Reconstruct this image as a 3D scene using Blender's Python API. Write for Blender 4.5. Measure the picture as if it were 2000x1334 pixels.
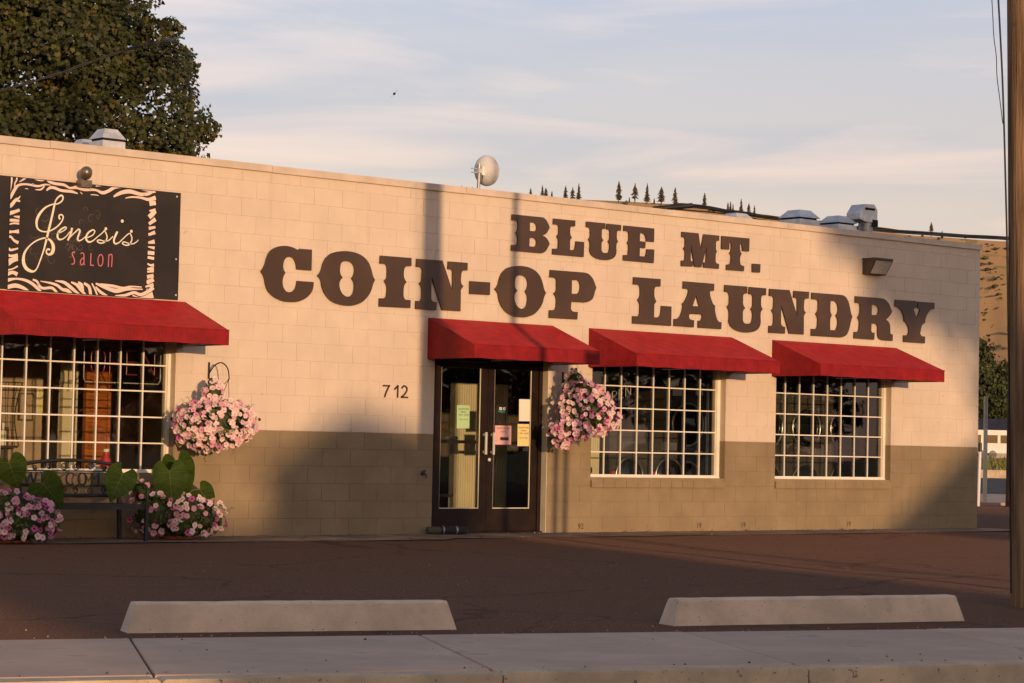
import bpy, bmesh, math, random
from math import sin, cos, pi, radians
from mathutils import Vector, Matrix, Quaternion
import numpy as np

for o in list(bpy.data.objects):
    bpy.data.objects.remove(o)
SC = bpy.context.scene
COL = SC.collection
RND = random.Random(7)

# ------------------------------------------------------------------ camera
CAM_LOC = Vector((-28.45457, -22.59189, 1.10065))
YAW, PITCH, ROLL = 0.705362, 0.043799, 0.020701
fw = Vector((sin(YAW)*cos(PITCH), cos(YAW)*cos(PITCH), sin(PITCH)))
rt = Vector((cos(YAW), -sin(YAW), 0)); up = rt.cross(fw)
rt2 = cos(ROLL)*rt + sin(ROLL)*up; up2 = -sin(ROLL)*rt + cos(ROLL)*up
cam = bpy.data.cameras.new('camera'); camo = bpy.data.objects.new('camera', cam); COL.objects.link(camo)
m = Matrix((rt2, up2, -fw)).transposed().to_4x4(); m.translation = CAM_LOC
camo.matrix_world = m
cam.lens = 83.515; cam.sensor_width = 36; cam.sensor_fit = 'HORIZONTAL'
cam.clip_start = 0.1; cam.clip_end = 8000
SC.camera = camo

# ------------------------------------------------------------------ sky, sun, exposure
SUN_AZ, SUN_EL = radians(197.7), radians(4.4)
wd = bpy.data.worlds.new('World'); SC.world = wd; wd.use_nodes = True
N = wd.node_tree.nodes; L = wd.node_tree.links
for n in list(N): N.remove(n)
out = N.new('ShaderNodeOutputWorld'); bg = N.new('ShaderNodeBackground'); L.new(bg.outputs[0], out.inputs[0])
sky = N.new('ShaderNodeTexSky'); sky.sky_type = 'NISHITA'; sky.sun_disc = False
sky.sun_elevation = SUN_EL; sky.sun_rotation = SUN_AZ
sky.air_density = 1.0; sky.dust_density = 1.0; sky.ozone_density = 1.5
bg.inputs[1].default_value = 0.15
tc = N.new('ShaderNodeTexCoord')
sx = N.new('ShaderNodeSeparateXYZ'); L.new(tc.outputs['Generated'], sx.inputs[0])
# thin high veil: warm near the horizon, cooler above
hr = N.new('ShaderNodeValToRGB'); L.new(sx.outputs['Z'], hr.inputs[0])
e = hr.color_ramp.elements
e[0].position = 0.0; e[0].color = (0.52, 0.36, 0.36, 1)
e[1].position = 1.0; e[1].color = (0.10, 0.14, 0.21, 1)
for ps, c in ((0.10, (0.505, 0.345, 0.355, 1)), (0.15, (0.45, 0.35, 0.395, 1)), (0.20, (0.385, 0.355, 0.455, 1)), (0.45, (0.25, 0.25, 0.32, 1))):
    q = e.new(ps); q.color = c
veil = N.new('ShaderNodeVectorMath'); veil.operation = 'SCALE'; veil.inputs['Scale'].default_value = 9.7
L.new(hr.outputs[0], veil.inputs[0])
mx = N.new('ShaderNodeMix'); mx.data_type = 'RGBA'; mx.inputs[0].default_value = 0.48
L.new(sky.outputs[0], mx.inputs[6]); L.new(veil.outputs[0], mx.inputs[7])
# streaky cirrus
mp = N.new('ShaderNodeMapping'); mp.inputs['Scale'].default_value = (5.5, 5.5, 42); mp.inputs['Rotation'].default_value = (radians(2.2), radians(-1.5), 0)
L.new(tc.outputs['Generated'], mp.inputs[0])
nz = N.new('ShaderNodeTexNoise'); nz.inputs['Scale'].default_value = 1.0; nz.inputs['Detail'].default_value = 7; nz.inputs['Roughness'].default_value = 0.52; nz.inputs['Distortion'].default_value = 0.5
L.new(mp.outputs[0], nz.inputs['Vector'])
cr = N.new('ShaderNodeValToRGB'); L.new(nz.outputs[0], cr.inputs[0])
cr.color_ramp.elements[0].position = 0.47; cr.color_ramp.elements[0].color = (0, 0, 0, 1)
cr.color_ramp.elements[1].position = 0.70; cr.color_ramp.elements[1].color = (1, 1, 1, 1)
mc = N.new('ShaderNodeMix'); mc.data_type = 'RGBA'; mc.blend_type = 'MULTIPLY'
L.new(cr.outputs[0], mc.inputs[0]); L.new(mx.outputs[2], mc.inputs[6]); mc.inputs[7].default_value = (1.42, 1.20, 1.05, 1)
mp2 = N.new('ShaderNodeMapping'); mp2.inputs['Scale'].default_value = (3.0, 3.0, 26); mp2.inputs['Location'].default_value = (3.1, 1.7, 5.2)
L.new(tc.outputs['Generated'], mp2.inputs[0])
nz2 = N.new('ShaderNodeTexNoise'); nz2.inputs['Detail'].default_value = 5; nz2.inputs['Scale'].default_value = 1.0
L.new(mp2.outputs[0], nz2.inputs['Vector'])
cr2 = N.new('ShaderNodeValToRGB'); L.new(nz2.outputs[0], cr2.inputs[0])
cr2.color_ramp.elements[0].position = 0.45; cr2.color_ramp.elements[0].color = (0, 0, 0, 1)
cr2.color_ramp.elements[1].position = 0.7; cr2.color_ramp.elements[1].color = (1, 1, 1, 1)
mc2 = N.new('ShaderNodeMix'); mc2.data_type = 'RGBA'; mc2.blend_type = 'MULTIPLY'
L.new(cr2.outputs[0], mc2.inputs[0]); L.new(mc.outputs[2], mc2.inputs[6]); mc2.inputs[7].default_value = (0.86, 0.91, 1.0, 1)
L.new(mc2.outputs[2], bg.inputs[0])

sl = bpy.data.lights.new('sun', 'SUN'); sl.energy = 2.6; sl.angle = radians(0.53); sl.color = (1.0, 0.63, 0.345)
so = bpy.data.objects.new('sun', sl); COL.objects.link(so)
SDIR = Vector((-sin(SUN_AZ)*cos(SUN_EL), -cos(SUN_AZ)*cos(SUN_EL), -sin(SUN_EL)))   # travel direction of the light
so.rotation_mode = 'QUATERNION'; so.rotation_quaternion = SDIR.to_track_quat('-Z', 'Y')
so.location = (-25, -40, 12)
SC.view_settings.view_transform = 'Standard'; SC.view_settings.look = 'None'
SC.view_settings.gamma = 1; SC.view_settings.use_curve_mapping = False
SC.view_settings.exposure = 0.45
SC.render.engine = 'CYCLES'
SC.cycles.max_bounces = 8; SC.cycles.transparent_max_bounces = 24
SC.cycles.caustics_reflective = False; SC.cycles.caustics_refractive = False

# ------------------------------------------------------------------ helpers
class MB:
    def __init__(self): self.v = []; self.f = []; self.mi = []; self.sm = []
    def add(self, vs, fs, mi=0, smooth=False):
        b = len(self.v); self.v += [tuple(v) for v in vs]
        for f in fs:
            self.f.append(tuple(i+b for i in f)); self.mi.append(mi); self.sm.append(smooth)
        return self
    def box(self, x0, y0, z0, x1, y1, z1, mi=0):
        vs = [(x0,y0,z0),(x1,y0,z0),(x1,y1,z0),(x0,y1,z0),(x0,y0,z1),(x1,y0,z1),(x1,y1,z1),(x0,y1,z1)]
        return self.add(vs, [(0,3,2,1),(4,5,6,7),(0,1,5,4),(1,2,6,5),(2,3,7,6),(3,0,4,7)], mi)
    def obox(self, c, ax, ay, az, mi=0):
        c = Vector(c); ax, ay, az = Vector(ax), Vector(ay), Vector(az)
        vs = [c+sx_*ax+sy_*ay+sz_*az for sz_ in (-1,1) for sx_, sy_ in ((-1,-1),(1,-1),(1,1),(-1,1))]
        return self.add(vs, [(0,3,2,1),(4,5,6,7),(0,1,5,4),(1,2,6,5),(2,3,7,6),(3,0,4,7)], mi)
    def tube(self, pts, r, seg=6, mi=0, caps=True, smooth=True):
        pts = [Vector(p) for p in pts]; rings = []
        if not hasattr(r, '__len__'): r = [r]*len(pts)
        ref = None
        for i, p in enumerate(pts):
            t = (pts[min(i+1, len(pts)-1)]-pts[max(i-1, 0)]).normalized()
            if ref is None:
                ref = Vector((0,0,1)) if abs(t.z) < .9 else Vector((1,0,0))
            a = t.cross(ref).normalized(); b = a.cross(t).normalized(); ref = b
            rings.append([p+r[i]*(cos(2*pi*k/seg)*a+sin(2*pi*k/seg)*b) for k in range(seg)])
        vs = [v for g in rings for v in g]; fs = []
        for i in range(len(pts)-1):
            for k in range(seg):
                k2 = (k+1) % seg
                fs.append((i*seg+k, i*seg+k2, (i+1)*seg+k2, (i+1)*seg+k))
        self.add(vs, fs, mi, smooth)
        if caps:
            self.add(rings[0], [tuple(range(seg))], mi); self.add(rings[-1], [tuple(reversed(range(seg)))], mi)
        return self
    def lathe(self, c, prof, seg=20, mi=0, axis=(0,0,1), smooth=True, capb=True, capt=True):
        ax = Vector(axis).normalized(); q = Vector((0,0,1)).rotation_difference(ax); c = Vector(c)
        rings = [[c+q @ Vector((r*cos(2*pi*k/seg), r*sin(2*pi*k/seg), h)) for k in range(seg)] for r, h in prof]
        vs = [v for g in rings for v in g]; fs = []
        for i in range(len(prof)-1):
            for k in range(seg):
                k2 = (k+1) % seg
                fs.append((i*seg+k, i*seg+k2, (i+1)*seg+k2, (i+1)*seg+k))
        self.add(vs, fs, mi, smooth)
        if capb: self.add(rings[0], [tuple(reversed(range(seg)))], mi)
        if capt: self.add(rings[-1], [tuple(range(seg))], mi)
        return self
    def ell(self, c, r, seg=12, rings=8, mi=0, jit=0, rnd=None):
        vs = []; fs = []
        for i in range(rings+1):
            th = pi*i/rings
            for k in range(seg):
                ph = 2*pi*k/seg; j = 1+(rnd.uniform(-jit, jit) if jit else 0)
                vs.append((c[0]+r[0]*j*sin(th)*cos(ph), c[1]+r[1]*j*sin(th)*sin(ph), c[2]-r[2]*j*cos(th)))
        for i in range(rings):
            for k in range(seg):
                k2 = (k+1) % seg
                fs.append((i*seg+k, i*seg+k2, (i+1)*seg+k2, (i+1)*seg+k))
        return self.add(vs, fs, mi, True)
    def mesh(self, name, mats, org=(0,0,0)):
        me = bpy.data.meshes.new(name); o = Vector(org)
        me.from_pydata([Vector(v)-o for v in self.v], [], self.f)
        for mt in (mats if isinstance(mats, (list, tuple)) else [mats]): me.materials.append(mt)
        me.polygons.foreach_set('material_index', self.mi); me.polygons.foreach_set('use_smooth', self.sm)
        me.update(); return me
    def build(self, name, mats, parent=None, org=None, fixn=True, **kw):
        if org is None:
            a = np.array([tuple(v) for v in self.v]); mn, mxx = a.min(0), a.max(0)
            org = Vector(((mn[0]+mxx[0])/2, (mn[1]+mxx[1])/2, mn[2] if parent is None else (mn[2]+mxx[2])/2))
        me = self.mesh(name, mats, org)
        if fixn and len(me.polygons) < 20000:
            b = bmesh.new(); b.from_mesh(me); bmesh.ops.recalc_face_normals(b, faces=b.faces); b.to_mesh(me); b.free()
        return link(name, me, org, parent, **kw)

WPOS = {}
def link(name, me, pos, parent=None, rot=None, scale=None, **kw):
    o = bpy.data.objects.new(name, me); COL.objects.link(o)
    pos = Vector(pos); WPOS[o.name] = pos
    if parent is not None:
        o.parent = parent; o.location = pos-WPOS[parent.name]
    else: o.location = pos
    if rot is not None: o.rotation_mode = 'QUATERNION'; o.rotation_quaternion = rot
    if scale is not None: o.scale = scale
    tag(o, **kw); return o
def tag(o, label=None, cat=None, group=None, kind=None):
    if label: o['label'] = label
    if cat: o['category'] = cat
    if group: o['group'] = group
    if kind: o['kind'] = kind
    return o
def thing(name, loc, label, cat, group=None, kind=None):
    return link(name, None, loc, None, label=label, cat=cat, group=group, kind=kind)

def mat(name, col, rough=.7, spec=.5, var=.12, scale=3.0, bump=0, bscale=60., metal=0, col2=None, world=True, rand=0, stretch=(1,1,1), detail=5, c2pos=(.4,.65), speck=None, trans=0, coat=0, drough=0, bdist=.004, streak=None):
    mt = bpy.data.materials.new(name); mt.use_nodes = True
    n = mt.node_tree.nodes; l = mt.node_tree.links; b = n['Principled BSDF']
    b.inputs['Roughness'].default_value = rough; b.inputs['Metallic'].default_value = metal
    b.inputs['Specular IOR Level'].default_value = spec
    if drough and 'Diffuse Roughness' in b.inputs: b.inputs['Diffuse Roughness'].default_value = drough
    if coat: b.inputs['Coat Weight'].default_value = coat
    if world: co = n.new('ShaderNodeNewGeometry').outputs['Position']
    else: co = n.new('ShaderNodeTexCoord').outputs['Object']
    mpn = n.new('ShaderNodeMapping'); mpn.inputs['Scale'].default_value = stretch; l.new(co, mpn.inputs[0])
    z = n.new('ShaderNodeTexNoise'); z.inputs['Scale'].default_value = scale; z.inputs['Detail'].default_value = detail; z.inputs['Roughness'].default_value = .6
    l.new(mpn.outputs[0], z.inputs['Vector'])
    r = n.new('ShaderNodeValToRGB'); l.new(z.outputs[0], r.inputs[0])
    c2 = col2 if col2 else tuple(max(0, c*(1-2*var)) for c in col)
    c1 = col if col2 else tuple(min(1, c*(1+var)) for c in col)
    r.color_ramp.elements[0].position = c2pos[0]; r.color_ramp.elements[0].color = (*c2, 1)
    r.color_ramp.elements[1].position = c2pos[1]; r.color_ramp.elements[1].color = (*c1, 1)
    cur = r.outputs[0]
    if speck:   # (scale, threshold, colour)
        for sc_, th, cc in speck:
            v = n.new('ShaderNodeTexNoise'); v.inputs['Scale'].default_value = sc_; v.inputs['Detail'].default_value = 2
            l.new(co, v.inputs['Vector'])
            rr = n.new('ShaderNodeValToRGB'); l.new(v.outputs[0], rr.inputs[0])
            rr.color_ramp.elements[0].position = th; rr.color_ramp.elements[0].color = (0,0,0,1)
            rr.color_ramp.elements[1].position = min(1, th+.05); rr.color_ramp.elements[1].color = (1,1,1,1)
            mm = n.new('ShaderNodeMix'); mm.data_type = 'RGBA'; l.new(rr.outputs[0], mm.inputs[0]); l.new(cur, mm.inputs[6]); mm.inputs[7].default_value = (*cc, 1)
            cur = mm.outputs[2]
    if streak:   # (x scale, z scale, threshold, colour, strength): runs of dirt down the wall
        for xs_, zs2, th, cc, st_ in streak:
            m2 = n.new('ShaderNodeMapping'); m2.inputs['Scale'].default_value = (xs_, xs_, zs2); l.new(co, m2.inputs[0])
            v = n.new('ShaderNodeTexNoise'); v.inputs['Scale'].default_value = 1; v.inputs['Detail'].default_value = 3; l.new(m2.outputs[0], v.inputs['Vector'])
            rr = n.new('ShaderNodeValToRGB'); l.new(v.outputs[0], rr.inputs[0]); rr.color_ramp.elements[0].position = th; rr.color_ramp.elements[0].color = (0,0,0,1)
            rr.color_ramp.elements[1].position = min(1, th+.16); rr.color_ramp.elements[1].color = (st_,st_,st_,1)
            mm = n.new('ShaderNodeMix'); mm.data_type = 'RGBA'; l.new(rr.outputs[0], mm.inputs[0]); l.new(cur, mm.inputs[6]); mm.inputs[7].default_value = (*cc, 1); cur = mm.outputs[2]
    if rand:
        oi = n.new('ShaderNodeObjectInfo'); mr = n.new('ShaderNodeMapRange'); l.new(oi.outputs['Random'], mr.inputs[0])
        mr.inputs[3].default_value = 1-rand; mr.inputs[4].default_value = 1+rand
        vm = n.new('ShaderNodeVectorMath'); vm.operation = 'SCALE'; l.new(cur, vm.inputs[0]); l.new(mr.outputs[0], vm.inputs['Scale']); cur = vm.outputs[0]
    l.new(cur, b.inputs['Base Color'])
    if bump:
        bz = n.new('ShaderNodeTexNoise'); bz.inputs['Scale'].default_value = bscale; bz.inputs['Detail'].default_value = 4; l.new(mpn.outputs[0], bz.inputs['Vector'])
        bp = n.new('ShaderNodeBump'); bp.inputs['Strength'].default_value = min(1, bump); bp.inputs['Distance'].default_value = bdist if bump <= 1 else bdist*bump
        l.new(bz.outputs[0], bp.inputs['Height']); l.new(bp.outputs[0], b.inputs['Normal'])
    if trans:
        b.inputs['Subsurface Weight'].default_value = 0
        tr = n.new('ShaderNodeBsdfTranslucent'); l.new(cur, tr.inputs[0]); ms = n.new('ShaderNodeMixShader'); ms.inputs[0].default_value = trans
        l.new(b.outputs[0], ms.inputs[1]); l.new(tr.outputs[0], ms.inputs[2]); l.new(ms.outputs[0], n['Material Output'].inputs[0])
    return mt
def glass_mat(name, tint=(.93,.95,.93), ior=1.5):
    mt = bpy.data.materials.new(name); mt.use_nodes = True
    n = mt.node_tree.nodes; l = mt.node_tree.links; n.remove(n['Principled BSDF'])
    t = n.new('ShaderNodeBsdfTransparent'); t.inputs[0].default_value = (*tint, 1)
    g = n.new('ShaderNodeBsdfGlossy'); g.inputs['Roughness'].default_value = .012
    f = n.new('ShaderNodeFresnel'); gb = n.new('ShaderNodeNewGeometry'); mr_ = n.new('ShaderNodeMapRange'); l.new(gb.outputs['Backfacing'], mr_.inputs[0]); mr_.inputs[3].default_value = ior; mr_.inputs[4].default_value = 1/ior; l.new(mr_.outputs[0], f.inputs[0])
    nn = n.new('ShaderNodeTexNoise'); nn.inputs['Scale'].default_value = 1.3; nn.inputs['Detail'].default_value = 1
    ge = n.new('ShaderNodeNewGeometry'); l.new(ge.outputs['Position'], nn.inputs['Vector'])
    bp = n.new('ShaderNodeBump'); bp.inputs['Strength'].default_value = .12; bp.inputs['Distance'].default_value = .02
    l.new(nn.outputs[0], bp.inputs['Height']); l.new(bp.outputs[0], g.inputs['Normal'])
    mu = n.new('ShaderNodeMath'); mu.operation = 'MULTIPLY'; mu.inputs[1].default_value = 1.15; mu.use_clamp = True
    l.new(f.outputs[0], mu.inputs[0])
    ms = n.new('ShaderNodeMixShader'); l.new(mu.outputs[0], ms.inputs[0]); l.new(t.outputs[0], ms.inputs[1]); l.new(g.outputs[0], ms.inputs[2])
    l.new(ms.outputs[0], n['Material Output'].inputs[0]); return mt

def catmull(pts, sub=5, closed=False):
    P = [Vector(p) for p in pts]; n = len(P); o = []
    rng = range(n if closed else n-1)
    for i in rng:
        p0 = P[(i-1) % n] if closed or i > 0 else P[0]; p1 = P[i]; p2 = P[(i+1) % n]; p3 = P[(i+2) % n] if closed or i+2 < n else P[-1]
        for s in range(sub):
            t = s/sub
            o.append(.5*((2*p1)+(p2-p0)*t+(2*p0-5*p1+4*p2-p3)*t*t+(3*p1-p0-3*p2+p3)*t**3))
    if not closed: o.append(P[-1])
    return o
def smooth_outline(pts, sub=4):
    """pts (x, z, s): s = smooth point, else corner; Hermite between them"""
    n = len(pts); o = []
    for i in range(n):
        a = pts[i]; b = pts[(i+1) % n]; A = Vector(a[:2]); B = Vector(b[:2])
        if not (a[2] or b[2]): o.append(A); continue
        pa = Vector(pts[i-1][:2]); pb = Vector(pts[(i+2) % n][:2]); ch = (B-A).length
        def tan_(p, c, nx): 
            v = nx-p; return v.normalized()*ch if v.length > 0 else Vector((0,0))
        ta = tan_(pa, A, B) if a[2] else None; tb = tan_(A, B, pb) if b[2] else None
        if ta is None: ta = 2*(B-A)-tb if False else (1.5*(B-A)-.5*tb)
        if tb is None: tb = (1.5*(B-A)-.5*ta)
        for s in range(sub):
            t = s/sub
            o.append((2*t**3-3*t*t+1)*A+(t**3-2*t*t+t)*ta+(-2*t**3+3*t*t)*B+(t**3-t*t)*tb)
    return o
def outline_mesh(name, loops, depth, mats, bevel=0):
    """2-D loops (x, z) with holes -> slab in the XZ plane, front at y=0, back at y=depth"""
    cu = bpy.data.curves.new('t', 'CURVE'); cu.dimensions = '2D'; cu.fill_mode = 'BOTH'; cu.extrude = depth/2; cu.bevel_depth = bevel
    for lp in loops:
        sp = cu.splines.new('POLY'); sp.points.add(len(lp)-1); sp.use_cyclic_u = True
        for i, p in enumerate(lp): sp.points[i].co = (p[0], p[1], 0, 1)
    ob = bpy.data.objects.new('t', cu); COL.objects.link(ob)
    dg = bpy.context.evaluated_depsgraph_get(); dg.update()
    me = bpy.data.meshes.new_from_object(ob.evaluated_get(dg)); bpy.data.objects.remove(ob); bpy.data.curves.remove(cu)
    me.name = name
    me.transform(Matrix(((1,0,0,0),(0,0,-1,depth/2),(0,1,0,0),(0,0,0,1))))
    me.materials.clear(); me.materials.append(mats); me.update(); return me
def text_mesh(name, s, size, depth, mt, align='CENTER', space=1.0):
    cu = bpy.data.curves.new('t', 'FONT'); cu.body = s; cu.size = size; cu.align_x = align; cu.extrude = depth/2; cu.space_character = space; cu.resolution_u = 3
    ob = bpy.data.objects.new('t', cu); COL.objects.link(ob)
    dg = bpy.context.evaluated_depsgraph_get(); dg.update()
    me = bpy.data.meshes.new_from_object(ob.evaluated_get(dg)); bpy.data.objects.remove(ob); bpy.data.curves.remove(cu)
    me.name = name
    me.transform(Matrix(((1,0,0,0),(0,0,-1,0),(0,1,0,0),(0,0,0,1))))
    me.materials.clear(); me.materials.append(mt); me.update(); return me
def ribbon(mb, pts, y, mi=0, sub=4, wk=1/168., jit=0):
    """flat brush stroke in the XZ plane at y; pts (x, z, w in sign units)"""
    P = catmull([(p[0], p[1], p[2]) for p in pts], sub) if len(pts) > 2 else [Vector((*pts[0][:2], pts[0][2])), Vector((*pts[1][:2], pts[1][2]))]
    vs = []; n = len(P)
    for i, p in enumerate(P):
        t = (P[min(i+1, n-1)]-P[max(i-1, 0)]); t.z = 0
        if t.length < 1e-9: t = Vector((1,0,0))
        t.normalize(); nn = Vector((-t.y, t.x)); w = max(p.z, .2 if wk < .1 else .002)*wk/2
        vs += [(p.x+nn.x*w, y, p.y+nn.y*w), (p.x-nn.x*w, y, p.y-nn.y*w)]
    mb.add(vs, [(2*i, 2*i+2, 2*i+3, 2*i+1) for i in range(n-1)], mi)
# ------------------------------------------------------------------ materials
M = {}
M['tan'] = mat('tan_wall_paint', (.65,.535,.425), .75, .3, .03, 2.2, .3, 220, rand=.008, streak=[(1.1,.9,.55,(.66,.52,.435),.6), (7,.35,.60,(.52,.42,.32),.35)], speck=[(9, .71, (.52,.42,.33))])
M['taupe'] = mat('taupe_wall_paint', (.272,.203,.120), .7, .3, .06, streak=[(6,.5,.60,(.20,.15,.10),.45), (2.2,5,.60,(.34,.27,.18),.35)], scale=1.7, bump=.35, bscale=220, rand=.02, speck=[(14, .72, (.32,.25,.16))])
M['cap'] = mat('parapet_cap_paint', (.60,.49,.39), .6, .4, .06, 3)
M['asphalt'] = mat('asphalt', (.156,.073,.040), .95, .2, .22, 55, 1.0, 150, drough=1.0, bdist=.006, detail=3, speck=[(.7, .56, (.125,.060,.034)), (95, .64, (.20,.12,.08)), (24, .70, (.085,.045,.028)), (210, .70, (.30,.21,.15))])
M['street'] = mat('street_asphalt', (.075,.068,.062), .9, .3, .2, .7, 1.5, 110)
M['conc'] = mat('sidewalk_concrete', (.56,.390,.280), .85, .25, .06, 1.6, .7, 160, rand=.05, speck=[(60, .70, (.36,.28,.22)), (3.2, .64, (.44,.33,.26))])
M['kerb'] = mat('kerb_concrete', (.60,.46,.31), .85, .3, .10, 3.5, .9, 120, speck=[(38, .66, (.2,.17,.13))])
M['apron'] = mat('dusty_concrete', (.30,.205,.135), .9, .3, .2, 1.8, 1.2, 70, speck=[(25, .66, (.42,.33,.24)), (4, .6, (.19,.13,.09))])
M['stop'] = mat('precast_concrete', (.70,.57,.44), .85, .3, .07, 4, 1.2, 150, speck=[(52, .70, (.22,.175,.13)), (95, .69, (.38,.31,.24)), (7, .66, (.58,.47,.36))], drough=.8)
M['dirt'] = mat('dry_ground', (.22,.17,.10), .95, .2, .25, .05, .5, 4)
M['hill'] = mat('dry_hill_grass', (.31,.205,.105), .95, .1, .15, .012, 0, drough=1.0, col2=(.265,.172,.087), speck=[(.06, .62, (.185,.145,.07)), (.02, .62, (.22,.16,.08))])
M['red'] = mat('red_awning_cloth', (.275,.009,.012), .65, .25, .10, 7, .4, 260, drough=1.0, speck=[(30, .76, (.55,.22,.18))], streak=[(5,2,.58,(.25,.012,.014),.22)])
M['dkframe'] = mat('dark_bronze_frame', (.020,.011,.008), .5, .22, .15, 6)
M['black'] = mat('black_iron', (.022,.02,.022), .5, .5, .2, 12)
M['letter'] = mat('letter_dark_brown', (.074,.041,.024), .34, .45, .10, 1.2)
M['signblack'] = mat('sign_black', (.026,.018,.013), .45, .4, .15, 1.5)
M['cream'] = mat('sign_cream_print', (.80,.71,.55), .5, .4, .04, 5)
M['zebra'] = mat('sign_blush_print', (.80,.60,.50), .5, .4, .04, 5)
M['pink'] = mat('sign_pink_print', (.68,.17,.19), .5, .4, .05, 5)
M['white'] = mat('white_vinyl', (.80,.76,.68), .45, .5, .04, 4)
M['vinyl2'] = mat('ivory_vinyl', (.66,.58,.42), .5, .5, .05, 4)
M['glass'] = glass_mat('window_glass')
M['wood'] = mat('weathered_pole_wood', (.31,.185,.092), .85, .3, .3, 5, 3.0, 14, col2=(.12,.07,.036), stretch=(5,5,.22), c2pos=(.38,.6), speck=[(2.2, .70, (.10,.06,.035))])
M['wood2'] = mat('stained_pole_wood', (.14,.054,.022), .8, .3, .3, 4, 2.0, 12, col2=(.05,.026,.016), stretch=(6,6,.3))
M['galv'] = mat('galvanized_sheet', (.66,.66,.66), .42, .5, .10, 6, metal=.35)
M['galv2'] = mat('dull_galvanized', (.42,.41,.40), .5, .5, .12, 8, metal=.7)
M['dishw'] = mat('dish_offwhite', (.84,.79,.72), .5, .45, .03, 6)
M['darkgap'] = mat('dark_slot', (.02,.02,.02), .9, .2, .1, 5)
M['cable'] = mat('black_cable', (.018,.017,.018), .55, .4, .2, 20)
M['leafA'] = mat('maple_leaf_dark', (.050,.060,.011), .55, .4, .25, 1.1, rand=0, trans=.34)
M['leafB'] = mat('maple_leaf_mid', (.080,.085,.016), .55, .4, .25, 1.3, trans=.34)
M['leafC'] = mat('maple_leaf_olive', (.125,.098,.02), .55, .4, .25, 1.3, trans=.34)
M['bark'] = mat('bark', (.09,.065,.045), .9, .2, .3, 6, 2, 20)
M['pine'] = mat('pine_needles', (.115,.095,.052), .9, .2, .3, .6)
M['foliA'] = mat('petunia_leaf', (.060,.085,.020), .6, .4, .25, 14, trans=.2)
M['foliB'] = mat('petunia_leaf_light', (.115,.14,.035), .6, .4, .2, 14, trans=.25)
M['pet1'] = mat('petal_pale', (.88,.66,.62), .7, .25, .07, 60, rand=.07, trans=.2)
M['pet2'] = mat('petal_pink', (.74,.38,.48), .7, .25, .08, 60, rand=.10, trans=.2)
M['pet3'] = mat('petal_magenta', (.58,.14,.32), .7, .25, .1, 60, rand=.12, trans=.2)
M['throat'] = mat('petal_throat', (.66,.34,.34), .8, .2, .1, 60)
M['wine'] = mat('petal_wine', (.12,.012,.03), .7, .25, .1, 60)
M['ear'] = mat('elephant_ear_leaf', (.048,.088,.009), .6, .14, .12, 10, trans=.35)
M['vein'] = mat('leaf_vein', (.085,.11,.03), .6, .4, .1, 10)
M['terra'] = mat('terracotta', (.36,.12,.055), .8, .3, .15, 8)
M['intan'] = mat('salon_wall_paint', (.40,.29,.19), .85, .3, .05, 2)
M['inyel'] = mat('pale_yellow_panel', (.66,.57,.37), .75, .3, .05, 2)
M['indark'] = mat('brown_panel', (.10,.075,.05), .8, .3, .15, 2)
M['floor'] = mat('linoleum', (.20,.16,.12), .5, .5, .15, 1.5)
M['ceil'] = mat('ceiling_tile', (.35,.32,.28), .9, .2, .05, 3)
M['orange'] = mat('varnished_wood', (.40,.12,.022), .5, .4, .15, 3, stretch=(1,1,9))
M['steel'] = mat('brushed_steel', (.55,.52,.47), .3, .5, .08, 9, metal=.9)
M['machine'] = mat('machine_grey', (.075,.066,.058), .45, .5, .1, 4, metal=.2)
M['dkglass'] = mat('dark_door_glass', (.012,.012,.013), .08, .6, .1, 4)
M['alum'] = mat('bright_aluminium', (.80,.74,.64), .35, .5, .05, 10, metal=.35)
M['pgreen'] = mat('green_paper', (.42,.62,.33), .85, .2, .03, 5)
M['pwhite'] = mat('white_paper', (.82,.78,.68), .85, .2, .02, 5)
M['ppink'] = mat('pink_paper', (.74,.43,.42), .85, .2, .03, 5)
M['pyel'] = mat('yellow_paper', (.80,.66,.30), .85, .2, .03, 5)
M['ink'] = mat('black_ink', (.05,.045,.04), .8, .2, .05, 5)
M['teal'] = mat('teal_vinyl', (.03,.22,.25), .5, .4, .05, 5)
M['neonred'] = mat('red_glass_tube', (.20,.02,.015), .25, .6, .05, 5)
M['neonwht'] = mat('clear_glass_tube', (.46,.40,.30), .25, .6, .05, 5)
M['redplas'] = mat('red_plastic', (.50,.03,.05), .4, .5, .05, 5)
M['lampbrz'] = mat('lamp_bronze', (.075,.048,.035), .5, .5, .15, 8)
M['lens'] = mat('prismatic_lens', (.52,.47,.40), .25, .6, .06, 30, bump=.6, bscale=90)
M['spotl'] = mat('grey_lamp_metal', (.20,.17,.13), .35, .55, .12, 12, metal=.5)
M['shrub'] = mat('sage_brush', (.105,.095,.04), .95, .2, .25, .3)
M['hedge'] = mat('dark_green_leaves', (.035,.05,.014), .8, .3, .35, 1.2)
M['hedge2'] = mat('mid_green_leaves', (.07,.085,.02), .8, .3, .3, 1.2)
M['grass'] = mat('roadside_grass', (.20,.20,.055), .95, .2, .3, .5)
M['trailer'] = mat('trailer_white', (.70,.66,.62), .5, .5, .05, 1)
M['roofdk'] = mat('dark_shingles', (.045,.045,.06), .9, .2, .2, 2)
M['siding'] = mat('house_siding', (.42,.36,.29), .8, .3, .08, 1)

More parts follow.
